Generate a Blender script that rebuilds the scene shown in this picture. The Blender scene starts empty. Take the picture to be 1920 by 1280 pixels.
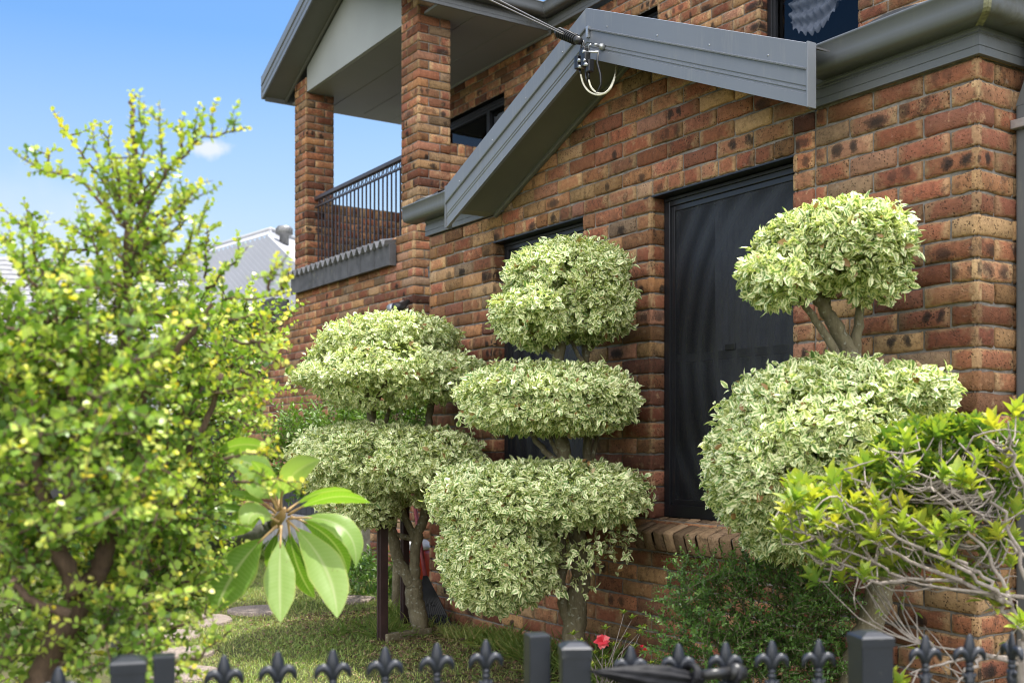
import bpy, math, random
import numpy as np
from mathutils import Vector, Matrix
rng = np.random.default_rng(7)
random.seed(7)
SC = bpy.context.scene
COL = SC.collection

# ------------------------------------------------------------------ camera model (house axes: x along the front wall, y into the house)
F, CX, H = 2066.0, 960.0, 828.0
TH = math.atan(.641); S_, C_ = math.sin(TH), math.cos(TH)
CAM = Vector((2.599, -3.791, 1.27))
FW = Vector((-C_, S_, 0)); RT = Vector((S_, C_, 0)); UP = Vector((0, 0, 1))
def at(px, py, Z): return CAM + FW*Z + RT*((px-CX)/F*Z) + UP*((H-py)/F*Z)
def onY(px, py, y):
    d = FW + RT*((px-CX)/F); Z = (y-CAM.y)/d.y; return at(px, py, Z)
def onG(px, py, z=0.0): return at(px, py, (z-CAM.z)*F/(H-py))
def depth(p): return (Vector(p)-CAM).dot(FW)

# ------------------------------------------------------------------ helpers
def tag(o, label=None, cat=None, group=None, kind=None):
    if label: o['label'] = label
    if cat: o['category'] = cat
    if group: o['group'] = group
    if kind: o['kind'] = kind
    return o
def empty(name, loc, label=None, cat=None, group=None):
    o = bpy.data.objects.new(name, None); o.empty_display_size = .1
    o.location = loc; COL.objects.link(o); return tag(o, label, cat, group)
ORIG = {}
def link(o, parent=None):
    COL.objects.link(o)
    if parent is not None:
        o.parent = parent
        if parent.type == 'EMPTY': o.matrix_parent_inverse = Matrix.Translation(-Vector(parent.location))
    return o
class MB:
    """collects polygons (optionally with attributes) and links them as one mesh object"""
    def __init__(s): s.v = []; s.f = []; s.m = []; s.sm = []; s.at = {}
    def add(s, vs, fs, mi=0, smooth=False):
        b = len(s.v); s.v += [tuple(p) for p in vs]
        for f in fs: s.f.append(tuple(b+i for i in f)); s.m.append(mi); s.sm.append(smooth)
        return b
    def box(s, a, b, mi=0, bev=0.0):
        (x0, y0, z0), (x1, y1, z1) = [min(p, q) for p, q in zip(a, b)], [max(p, q) for p, q in zip(a, b)]
        s.obox(((x0+x1)/2, (y0+y1)/2, (z0+z1)/2), (1, 0, 0), (0, 1, 0), (0, 0, 1), (x1-x0)/2, (y1-y0)/2, (z1-z0)/2, mi, bev)
    def obox(s, c, X, Y, Z, hx, hy, hz, mi=0, bev=0.0):
        c = Vector(c); X = Vector(X); Y = Vector(Y); Z = Vector(Z)
        if bev <= 0:
            P = [c+X*(hx*i)+Y*(hy*j)+Z*(hz*k) for k in (-1, 1) for j in (-1, 1) for i in (-1, 1)]
            s.add(P, [(0, 2, 3, 1), (4, 5, 7, 6), (0, 1, 5, 4), (2, 6, 7, 3), (0, 4, 6, 2), (1, 3, 7, 5)], mi); return
        bm = bmesh_box(hx, hy, hz, bev)
        s.add([c+X*p[0]+Y*p[1]+Z*p[2] for p in bm[0]], bm[1], mi)
    def tube(s, pts, rad, n=8, mi=0, caps=True, smooth=True):
        pts = [Vector(p) for p in pts]
        if not hasattr(rad, '__len__'): rad = [rad]*len(pts)
        vs = []; prev = None
        for i, p in enumerate(pts):
            t = (pts[min(i+1, len(pts)-1)]-pts[max(i-1, 0)]).normalized()
            if prev is None:
                a = t.cross(Vector((0, 0, 1)))
                if a.length < .05: a = t.cross(Vector((1, 0, 0)))
                a.normalize()
            else:
                a = (prev - t*prev.dot(t)).normalized()
            prev = a; b = t.cross(a)
            for k in range(n):
                w = 2*math.pi*k/n; vs.append(p+(a*math.cos(w)+b*math.sin(w))*rad[i])
        fs = [(i*n+k, i*n+(k+1) % n, (i+1)*n+(k+1) % n, (i+1)*n+k) for i in range(len(pts)-1) for k in range(n)]
        if caps: fs += [tuple(range(n-1, -1, -1)), tuple((len(pts)-1)*n+k for k in range(n))]
        s.add(vs, fs, mi, smooth)
    def lathe(s, c, prof, n=20, mi=0, smooth=True, sq=None):
        c = Vector(c); vs = []
        for r, z in prof:
            for k in range(n):
                w = 2*math.pi*(k+(.5 if sq else 0))/n; vs.append(c+Vector((math.cos(w)*r, math.sin(w)*r, z)))
        m = len(prof)
        fs = [(i*n+k, i*n+(k+1) % n, (i+1)*n+(k+1) % n, (i+1)*n+k) for i in range(m-1) for k in range(n)]
        fs += [tuple(range(n-1, -1, -1)), tuple((m-1)*n+k for k in range(n))]
        s.add(vs, fs, mi, smooth)
    def extrude(s, prof, P0, P1, A, B, mi=0, closed=True, smooth=False):
        """profile of (a,b) pairs swept from P0 to P1 (A, B may be given per end for mitres)"""
        P0 = Vector(P0); P1 = Vector(P1); A0, A1 = (A if isinstance(A, tuple) else (A, A)); B0, B1 = (B if isinstance(B, tuple) else (B, B))
        n = len(prof)
        vs = [P0+A0*a+B0*b for a, b in prof]+[P1+A1*a+B1*b for a, b in prof]
        r = range(n if closed else n-1)
        fs = [(i, (i+1) % n, n+(i+1) % n, n+i) for i in r]
        s.add(vs, fs, mi, smooth)
        if closed: s.add(vs, [tuple(range(n-1, -1, -1)), tuple(range(n, 2*n))], mi)
    def build(s, name, mats, parent=None):
        me = bpy.data.meshes.new(name); me.from_pydata(s.v, [], s.f)
        if not isinstance(mats, (list, tuple)): mats = [mats]
        for m in mats: me.materials.append(m)
        me.polygons.foreach_set('material_index', s.m); me.polygons.foreach_set('use_smooth', s.sm)
        for k, (typ, arr) in s.at.items():
            a = me.attributes.new(k, typ, 'POINT'); a.data.foreach_set('vector' if typ == 'FLOAT_VECTOR' else 'color', np.asarray(arr, dtype=np.float32).ravel())
        me.update()
        return link(bpy.data.objects.new(name, me), parent)
_bb = {}
def bmesh_box(hx, hy, hz, b):
    import bmesh
    k = (round(hx, 5), round(hy, 5), round(hz, 5), b)
    if k not in _bb:
        bm = bmesh.new(); bmesh.ops.create_cube(bm, size=2)
        for v in bm.verts: v.co = Vector((v.co.x*hx, v.co.y*hy, v.co.z*hz))
        bmesh.ops.bevel(bm, geom=list(bm.edges), offset=b, segments=2, affect='EDGES', profile=.6)
        bm.verts.index_update()
        _bb[k] = ([tuple(v.co) for v in bm.verts], [tuple(v.index for v in f.verts) for f in bm.faces]); bm.free()
    return _bb[k]
def np_mesh(name, V, Fidx, mats, parent=None, attr=None, smooth=True, mi=None):
    """big mesh from numpy: V (n,3), Fidx list of (m,k) arrays"""
    me = bpy.data.meshes.new(name); me.vertices.add(len(V)); me.vertices.foreach_set('co', V.astype(np.float32).ravel())
    lens = np.concatenate([np.full(len(f), f.shape[1]) for f in Fidx]); loops = np.concatenate([f.ravel() for f in Fidx])
    me.loops.add(len(loops)); me.loops.foreach_set('vertex_index', loops.astype(np.int32))
    me.polygons.add(len(lens)); st = np.concatenate([[0], np.cumsum(lens)[:-1]])
    me.polygons.foreach_set('loop_start', st.astype(np.int32))
    me.polygons.foreach_set('use_smooth', np.full(len(lens), smooth))
    if not isinstance(mats, (list, tuple)): mats = [mats]
    for m in mats: me.materials.append(m)
    if attr is not None:
        a = me.attributes.new('leaf', 'FLOAT_VECTOR', 'POINT'); a.data.foreach_set('vector', attr.astype(np.float32).ravel())
    me.update(calc_edges=True); me.validate()
    return link(bpy.data.objects.new(name, me), parent)

# ------------------------------------------------------------------ materials
def nodes(name):
    m = bpy.data.materials.new(name); m.use_nodes = True
    nt = m.node_tree; nt.nodes.clear()
    return m, nt, lambda t, **k: _n(nt, t, k)
def _n(nt, t, k):
    n = nt.nodes.new(t)
    for a, v in k.items():
        if a.startswith('i_'):
            key = a[2:]; key = int(key) if key.isdigit() else key.replace('_', ' ')
            n.inputs[key].default_value = v
        else: setattr(n, a, v)
    return n
def L(nt, a, b): nt.links.new(a, b)
def ramp(nt, fac, stops, interp='LINEAR'):
    r = nt.nodes.new('ShaderNodeValToRGB'); cr = r.color_ramp; cr.interpolation = interp
    while len(cr.elements) < len(stops): cr.elements.new(.5)
    for e, (p, c) in zip(cr.elements, stops): e.position = p; e.color = (*c, 1) if len(c) == 3 else c
    nt.links.new(fac, r.inputs[0]); return r.outputs[0]
def mix(nt, fac, a, b, blend='MIX'):
    m = nt.nodes.new('ShaderNodeMix'); m.data_type = 'RGBA'; m.blend_type = blend
    for s, v in ((m.inputs[0], fac), (m.inputs[6], a), (m.inputs[7], b)):
        if hasattr(v, 'links'): nt.links.new(v, s)
        else: s.default_value = v if isinstance(v, (int, float)) else (*v, 1)
    return m.outputs[2]
def mth(nt, op, a, b=None, c=None, clamp=False):
    m = nt.nodes.new('ShaderNodeMath'); m.operation = op; m.use_clamp = clamp
    for s, v in zip(m.inputs, (a, b, c)):
        if v is None: continue
        if hasattr(v, 'links'): nt.links.new(v, s)
        else: s.default_value = v
    return m.outputs[0]
def noise(nt, scale, detail=3, rough=.55, vec=None, dist=0):
    n = nt.nodes.new('ShaderNodeTexNoise'); n.inputs['Scale'].default_value = scale; n.inputs['Detail'].default_value = detail
    n.inputs['Roughness'].default_value = rough; n.inputs['Distortion'].default_value = dist
    if vec is None: vec = texco(nt)
    nt.links.new(vec, n.inputs['Vector']); return n.outputs['Fac']
def texco(nt):
    g = nt.nodes.new('ShaderNodeNewGeometry'); return g.outputs['Position']
def bump(nt, h, strength=.3, dist=.002, nrm=None):
    b = nt.nodes.new('ShaderNodeBump'); b.inputs['Strength'].default_value = strength; b.inputs['Distance'].default_value = dist
    nt.links.new(h, b.inputs['Height'])
    if nrm is not None: nt.links.new(nrm, b.inputs['Normal'])
    return b.outputs['Normal']
def finish(m, nt, col, rough=.6, spec=.5, nrm=None, metal=0, coat=0):
    p = nt.nodes.new('ShaderNodeBsdfPrincipled'); o = nt.nodes.new('ShaderNodeOutputMaterial')
    for s, v in (('Base Color', col), ('Roughness', rough), ('Specular IOR Level', spec), ('Metallic', metal), ('Coat Weight', coat)):
        if hasattr(v, 'links'): nt.links.new(v, p.inputs[s])
        else: p.inputs[s].default_value = v if isinstance(v, (int, float)) else (*v, 1)
    if nrm is not None: nt.links.new(nrm, p.inputs['Normal'])
    nt.links.new(p.outputs[0], o.inputs[0]); return m
def simple(name, col, rough=.5, var=.15, scale=8, bscale=None, bstr=.15, bdist=.001, metal=0, spec=.5, dirt=None, streak=None):
    m, nt, N = nodes(name)
    f = noise(nt, scale, 4); lo = tuple(c*(1-var) for c in col); hi = tuple(min(1, c*(1+var)) for c in col)
    c = ramp(nt, f, [(.3, lo), (.7, hi)])
    if dirt:
        d = ramp(nt, noise(nt, dirt[1], 6, .7), [(dirt[2], (0, 0, 0)), (dirt[2]+.12, (1, 1, 1))]); c = mix(nt, d, c, dirt[0])
    if streak:
        mp = N('ShaderNodeMapping'); mp.inputs['Scale'].default_value = (1, 1, .09); L(nt, texco(nt), mp.inputs[0])
        k = mth(nt, 'MULTIPLY', ramp(nt, noise(nt, 42, 5, .7, mp.outputs[0]), [(.50, (0, 0, 0)), (.70, (1, 1, 1))]), ramp(nt, noise(nt, 3.5, 3), [(.42, (0, 0, 0)), (.6, (1, 1, 1))])); c = mix(nt, mth(nt, 'MULTIPLY', k, .55), c, streak)
    nr = bump(nt, noise(nt, bscale, 3), bstr, bdist) if bscale else None
    r = mth(nt, 'ADD', rough-.06, mth(nt, 'MULTIPLY', noise(nt, scale*2.3, 3), .12))
    return finish(m, nt, c, r, spec, nr, metal)

def brick_material():
    m, nt, N = nodes('tumbled_brick')
    a = N('ShaderNodeAttribute', attribute_name='bc'); sp = N('ShaderNodeSeparateColor'); L(nt, a.outputs['Color'], sp.inputs[0])
    tone, fl, seed = sp.outputs; alpha = a.outputs['Alpha']
    b = N('ShaderNodeAttribute', attribute_name='bl'); sb = N('ShaderNodeSeparateXYZ'); L(nt, b.outputs['Vector'], sb.inputs[0])
    u, v, w = sb.outputs
    pos = texco(nt)
    base = ramp(nt, tone, [(0, (.15, .065, .047)), (.1, (.25, .10, .066)), (.2, (.37, .15, .075)), (.3, (.31, .155, .115)), (.4, (.42, .21, .095)),
                           (.5, (.24, .12, .07)), (.62, (.45, .265, .125)), (.74, (.30, .21, .14)), (.86, (.49, .315, .155)), (.94, (.29, .105, .062)), (1, (.36, .26, .18))])
    # kiln blush: middle of the face redder, ends paler (a trait of each brick)
    n1 = noise(nt, 26, 3, .6)
    au = mth(nt, 'DIVIDE', mth(nt, 'ABSOLUTE', u), mth(nt, 'MULTIPLY', w, .5)); av = mth(nt, 'DIVIDE', mth(nt, 'ABSOLUTE', v), .038)
    edge = mth(nt, 'MAXIMUM', mth(nt, 'POWER', au, 3), mth(nt, 'POWER', av, 4))
    blush = mth(nt, 'ADD', edge, mth(nt, 'MULTIPLY', mth(nt, 'SUBTRACT', n1, .5), 1.8))
    bl = ramp(nt, blush, [(.2, (0, 0, 0)), (.85, (1, 1, 1))])
    has = ramp(nt, alpha, [(.42, (0, 0, 0)), (.5, (1, 1, 1))])
    pale = mix(nt, .55, base, (.52, .36, .20)); red = mix(nt, .55, base, (.34, .11, .065))
    two = mix(nt, bl, red, pale)
    col = mix(nt, has, base, two)
    # soft mottling
    col = mix(nt, mth(nt, 'MULTIPLY', ramp(nt, noise(nt, 38, 6, .72), [(.36, (1, 1, 1)), (.58, (0, 0, 0))]), .62), col, mix(nt, .62, col, (.085, .042, .028)))
    # black kiln flashes: one or two smoky spots on some bricks
    sh = mth(nt, 'MULTIPLY', mth(nt, 'SUBTRACT', seed, .5), .13)
    r2 = mth(nt, 'FRACT', mth(nt, 'MULTIPLY', seed, 7.31)); r3 = mth(nt, 'FRACT', mth(nt, 'MULTIPLY', seed, 23.7))
    two_ = mth(nt, 'GREATER_THAN', r2, .68)
    du = mth(nt, 'ADD', mth(nt, 'SUBTRACT', u, sh), mth(nt, 'MULTIPLY', mth(nt, 'SUBTRACT', noise(nt, 16, 3), .5), .085))
    du = mth(nt, 'SUBTRACT', mth(nt, 'ADD', mth(nt, 'MULTIPLY', mth(nt, 'ABSOLUTE', du), two_), mth(nt, 'MULTIPLY', du, mth(nt, 'SUBTRACT', 1, two_))), mth(nt, 'MULTIPLY', two_, mth(nt, 'ADD', .026, mth(nt, 'MULTIPLY', r3, .03))))
    wx = mth(nt, 'ADD', .022, mth(nt, 'MULTIPLY', mth(nt, 'MULTIPLY', r3, r3), mth(nt, 'SUBTRACT', .07, mth(nt, 'MULTIPLY', two_, .05))))
    dv_ = mth(nt, 'SUBTRACT', v, mth(nt, 'MULTIPLY', mth(nt, 'SUBTRACT', r2, .7), .03))
    dd = mth(nt, 'SQRT', mth(nt, 'ADD', mth(nt, 'POWER', mth(nt, 'DIVIDE', du, wx), 2), mth(nt, 'POWER', mth(nt, 'DIVIDE', dv_, .032), 2)))
    dd = mth(nt, 'ADD', dd, mth(nt, 'MULTIPLY', mth(nt, 'SUBTRACT', noise(nt, 42, 6, .7), .5), 1.5))
    spot = ramp(nt, dd, [(.3, (1, 1, 1)), (.75, (.72, .72, .72)), (1.6, (0, 0, 0))])
    fm = ramp(nt, fl, [(.66, (0, 0, 0)), (.90, (1, 1, 1))], 'LINEAR')
    col = mix(nt, mth(nt, 'MULTIPLY', mth(nt, 'MULTIPLY', spot, fm), .93), col, (.030, .026, .026))
    mo_ = mth(nt, 'MULTIPLY', ramp(nt, noise(nt, 21, 7, .75), [(.50, (0, 0, 0)), (.64, (1, 1, 1))]), ramp(nt, mth(nt, 'FRACT', mth(nt, 'MULTIPLY', seed, 47.3)), [(.45, (0, 0, 0)), (.75, (1, 1, 1))]))
    col = mix(nt, mth(nt, 'MULTIPLY', mo_, .68), col, (.052, .037, .032))
    lp_ = mth(nt, 'MULTIPLY', ramp(nt, noise(nt, 17, 5, .65), [(.56, (0, 0, 0)), (.68, (1, 1, 1))]), ramp(nt, mth(nt, 'FRACT', mth(nt, 'MULTIPLY', seed, 61.1)), [(.35, (0, 0, 0)), (.6, (1, 1, 1))]))
    col = mix(nt, mth(nt, 'MULTIPLY', lp_, .55), col, (.52, .37, .22))
    # iron specks
    vo = N('ShaderNodeTexVoronoi'); vo.inputs['Scale'].default_value = 85; L(nt, pos, vo.inputs['Vector'])
    sk = mth(nt, 'MULTIPLY', ramp(nt, vo.outputs['Distance'], [(.2, (1, 1, 1)), (.38, (0, 0, 0))]), ramp(nt, noise(nt, 24, 3), [(.40, (0, 0, 0)), (.54, (1, 1, 1))]))
    sm = ramp(nt, mth(nt, 'FRACT', mth(nt, 'MULTIPLY', seed, 13.7)), [(.4, (.25, .25, .25)), (.6, (1, 1, 1))])
    col = mix(nt, mth(nt, 'MULTIPLY', mth(nt, 'MULTIPLY', sk, sm), .8), col, (.05, .03, .022))
    col = mix(nt, mth(nt, 'MULTIPLY', ramp(nt, noise(nt, 1.9, 5, .65), [(.46, (0, 0, 0)), (.62, (1, 1, 1))]), .38), col, mix(nt, .6, col, (.07, .045, .03)))
    br_ = mth(nt, 'ADD', .52, mth(nt, 'MULTIPLY', mth(nt, 'FRACT', mth(nt, 'MULTIPLY', seed, 31.7)), .80))
    cb_ = N('ShaderNodeCombineColor'); [L(nt, br_, cb_.inputs[q]) for q in range(3)]
    col = mix(nt, 1.0, col, cb_.outputs[0], 'MULTIPLY')
    hsv = N('ShaderNodeHueSaturation'); hsv.inputs['Saturation'].default_value = .98; hsv.inputs['Value'].default_value = .98; L(nt, mix(nt, 1.0, col, (1.03, 1.0, .93), 'MULTIPLY'), hsv.inputs['Color']); col = hsv.outputs[0]
    # fine grain and lime bloom
    col = mix(nt, .22, col, mix(nt, 1.0, col, ramp(nt, noise(nt, 420, 2), [(.3, (.35, .35, .35)), (.7, (1.5, 1.4, 1.3))]), 'MULTIPLY'))
    ef = ramp(nt, noise(nt, 9, 8, .75), [(.61, (0, 0, 0)), (.72, (.42, .42, .42))])
    col = mix(nt, ef, col, (.45, .40, .34))
    h = mth(nt, 'ADD', mth(nt, 'MULTIPLY', noise(nt, 300, 3, .6), .7), mth(nt, 'MULTIPLY', noise(nt, 60, 3, .6), 1.4))
    h = mth(nt, 'SUBTRACT', h, mth(nt, 'MULTIPLY', sk, .8))
    return finish(m, nt, col, .93, .18, bump(nt, h, .9, .0035))
def mortar_material():
    m, nt, N = nodes('mortar')
    c = ramp(nt, noise(nt, 14, 5, .65), [(.3, (.12, .108, .098)), (.52, (.22, .20, .18)), (.72, (.34, .315, .29))])
    mo = ramp(nt, noise(nt, 3.1, 6, .7), [(.58, (0, 0, 0)), (.68, (.6, .6, .6))]); c = mix(nt, mo, c, (.075, .07, .04))
    return finish(m, nt, c, .97, .1, bump(nt, noise(nt, 160, 4, .7), .9, .004))
def leaf_material(name, stops, margin=None, mw=(.45, .75), trans=.35, rough=.42, vein=None, spec=.45, tipc=None, transcol=None, ribs=False, patch=0, dead=None):
    """attr 'leaf' = (across -1..1, along 0..1, random 0..1)"""
    m, nt, N = nodes(name)
    a = N('ShaderNodeAttribute', attribute_name='leaf'); s = N('ShaderNodeSeparateXYZ'); L(nt, a.outputs['Vector'], s.inputs[0])
    ac, al, rn = s.outputs
    rn0 = rn
    if patch: rn = mth(nt, 'ADD', rn, mth(nt, 'MULTIPLY', mth(nt, 'SUBTRACT', noise(nt, 7, 2), .5), patch*2), None, True)
    col = ramp(nt, rn, stops)
    au = mth(nt, 'ABSOLUTE', ac)
    if margin:
        e = mth(nt, 'ADD', au, mth(nt, 'MULTIPLY', mth(nt, 'SUBTRACT', noise(nt, 90, 2), .5), .9))
        e = mth(nt, 'ADD', e, mth(nt, 'MULTIPLY', mth(nt, 'SUBTRACT', mth(nt, 'FRACT', mth(nt, 'MULTIPLY', rn, 17.3)), .5), .7))
        k = ramp(nt, e, [(mw[0], (0, 0, 0)), (mw[1], (1, 1, 1))]); col = mix(nt, k, col, margin)
    if vein:
        k = ramp(nt, au, [(0.03, (1, 1, 1)), (.12, (0, 0, 0))]); col = mix(nt, mth(nt, 'MULTIPLY', k, vein[1]), col, vein[0])
    if ribs:
        sw = mth(nt, 'SINE', mth(nt, 'MULTIPLY', mth(nt, 'SUBTRACT', al, mth(nt, 'MULTIPLY', au, .06)), 150)); rb = ramp(nt, sw, [(.72, (0, 0, 0)), (.98, (1, 1, 1))])
        col = mix(nt, mth(nt, 'MULTIPLY', rb, .30), col, (.38, .47, .18)); col = mix(nt, ramp(nt, noise(nt, 75, 3), [(.70, (0, 0, 0)), (.76, (.7, .7, .7))]), col, (.20, .17, .05)); col = mix(nt, mth(nt, 'MULTIPLY', ramp(nt, au, [(.86, (0, 0, 0)), (1, (1, 1, 1))]), .5), col, (.45, .48, .10))
    if tipc:
        k = ramp(nt, al, [(.6, (0, 0, 0)), (1, (1, 1, 1))]); col = mix(nt, mth(nt, 'MULTIPLY', k, .5), col, tipc)
    if dead: col = mix(nt, ramp(nt, mth(nt, 'FRACT', mth(nt, 'MULTIPLY', rn0, 91.7)), [(dead[0], (0, 0, 0)), (dead[0]+.004, (1, 1, 1))]), col, dead[1])
    p = N('ShaderNodeBsdfPrincipled'); p.inputs['Roughness'].default_value = rough; p.inputs['Specular IOR Level'].default_value = spec
    L(nt, col, p.inputs['Base Color'])
    t = N('ShaderNodeBsdfTranslucent'); L(nt, mix(nt, 1, col, transcol or (1.35, 1.45, .55), 'MULTIPLY'), t.inputs[0])
    mx = N('ShaderNodeMixShader'); mx.inputs[0].default_value = trans; L(nt, p.outputs[0], mx.inputs[1]); L(nt, t.outputs[0], mx.inputs[2])
    o = N('ShaderNodeOutputMaterial'); L(nt, mx.outputs[0], o.inputs[0]); return m
def bark(name, c0, c1, spots=None, sc=60):
    m, nt, N = nodes(name)
    mp = N('ShaderNodeMapping'); mp.inputs['Scale'].default_value = (1, 1, .35); L(nt, texco(nt), mp.inputs[0])
    c = ramp(nt, noise(nt, sc, 5, .65, mp.outputs[0]), [(.3, c0), (.7, c1)])
    if spots: c = mix(nt, ramp(nt, noise(nt, 45, 4, .6), [(.58, (0, 0, 0)), (.66, (.8, .8, .8))]), c, spots)
    return finish(m, nt, c, .9, .2, bump(nt, noise(nt, sc*2, 5, .7, mp.outputs[0]), .8, .004))
def glassy():
    m, nt, N = nodes('dark_window_glass')
    t = N('ShaderNodeBsdfTransparent'); t.inputs[0].default_value = (.80, .82, .86, 1)
    g = N('ShaderNodeBsdfGlossy'); g.inputs['Roughness'].default_value = .02; g.inputs[0].default_value = (.62, .64, .68, 1)
    nz = noise(nt, 1.6, 2); L(nt, bump(nt, nz, .25, .02), g.inputs['Normal'])
    fr = N('ShaderNodeFresnel'); ge = N('ShaderNodeNewGeometry'); L(nt, mth(nt, 'SUBTRACT', 1.5, mth(nt, 'MULTIPLY', ge.outputs['Backfacing'], 1.5-1/1.5)), fr.inputs[0])
    mx = N('ShaderNodeMixShader'); L(nt, fr.outputs[0], mx.inputs[0]); L(nt, t.outputs[0], mx.inputs[1]); L(nt, g.outputs[0], mx.inputs[2])
    o = N('ShaderNodeOutputMaterial'); L(nt, mx.outputs[0], o.inputs[0]); return m
def screen_mat():
    m, nt, N = nodes('fly_screen_mesh')
    t = N('ShaderNodeBsdfTransparent'); d = N('ShaderNodeBsdfPrincipled'); d.inputs['Base Color'].default_value = (.014, .016, .020, 1); d.inputs['Roughness'].default_value = .55
    # moire rings of the woven mesh
    mp = N('ShaderNodeMapping'); mp.inputs['Location'].default_value = (.80, -.1, -1.50); mp.inputs['Scale'].default_value = (1.0, 1, .88); L(nt, texco(nt), mp.inputs[0])
    wv = N('ShaderNodeTexWave', wave_type='RINGS', rings_direction='SPHERICAL'); wv.inputs['Scale'].default_value = 2.5; wv.inputs['Distortion'].default_value = 2.0; wv.inputs['Detail'].default_value = 1
    wv.inputs['Detail Scale'].default_value = .8
    L(nt, mp.outputs[0], wv.inputs['Vector'])
    f = mth(nt, 'ADD', .12, mth(nt, 'MULTIPLY', wv.outputs['Fac'], .38))
    mx = N('ShaderNodeMixShader'); L(nt, mth(nt, 'SUBTRACT', 1, f), mx.inputs[0]); L(nt, t.outputs[0], mx.inputs[1]); L(nt, d.outputs[0], mx.inputs[2])
    o = N('ShaderNodeOutputMaterial'); L(nt, mx.outputs[0], o.inputs[0]); return m
def sheer_mat():
    m, nt, N = nodes('sheer_curtain_cloth')
    c = ramp(nt, noise(nt, 20, 3), [(.3, (.15, .16, .18)), (.7, (.20, .21, .235))])
    return finish(m, nt, c, .9, .1)
def ground_mat():
    m, nt, N = nodes('lawn_soil')
    c = ramp(nt, noise(nt, 1.7, 6, .65), [(.35, (.075, .095, .03)), (.5, (.10, .12, .042)), (.62, (.15, .125, .07)), (.75, (.13, .09, .055))])
    c = mix(nt, .5, c, ramp(nt, noise(nt, 60, 5, .7), [(.35, (.05, .055, .02)), (.6, (.16, .15, .075))]))
    return finish(m, nt, c, .97, .1, bump(nt, noise(nt, 90, 5, .7), 1, .02))
def pebble_mat():
    m, nt, N = nodes('exposed_aggregate')
    vo = N('ShaderNodeTexVoronoi'); vo.inputs['Scale'].default_value = 130; L(nt, texco(nt), vo.inputs['Vector'])
    c = ramp(nt, vo.outputs['Color'], [(0, (.20, .15, .115)), (.35, (.33, .26, .21)), (.6, (.42, .35, .29)), (1, (.25, .20, .17))])
    c = mix(nt, ramp(nt, vo.outputs['Distance'], [(.35, (0, 0, 0)), (.6, (.8, .8, .8))]), c, (.12, .10, .085))
    return finish(m, nt, c, .85, .25, bump(nt, mth(nt, 'MULTIPLY', vo.outputs['Distance'], -1), .8, .004))

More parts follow.
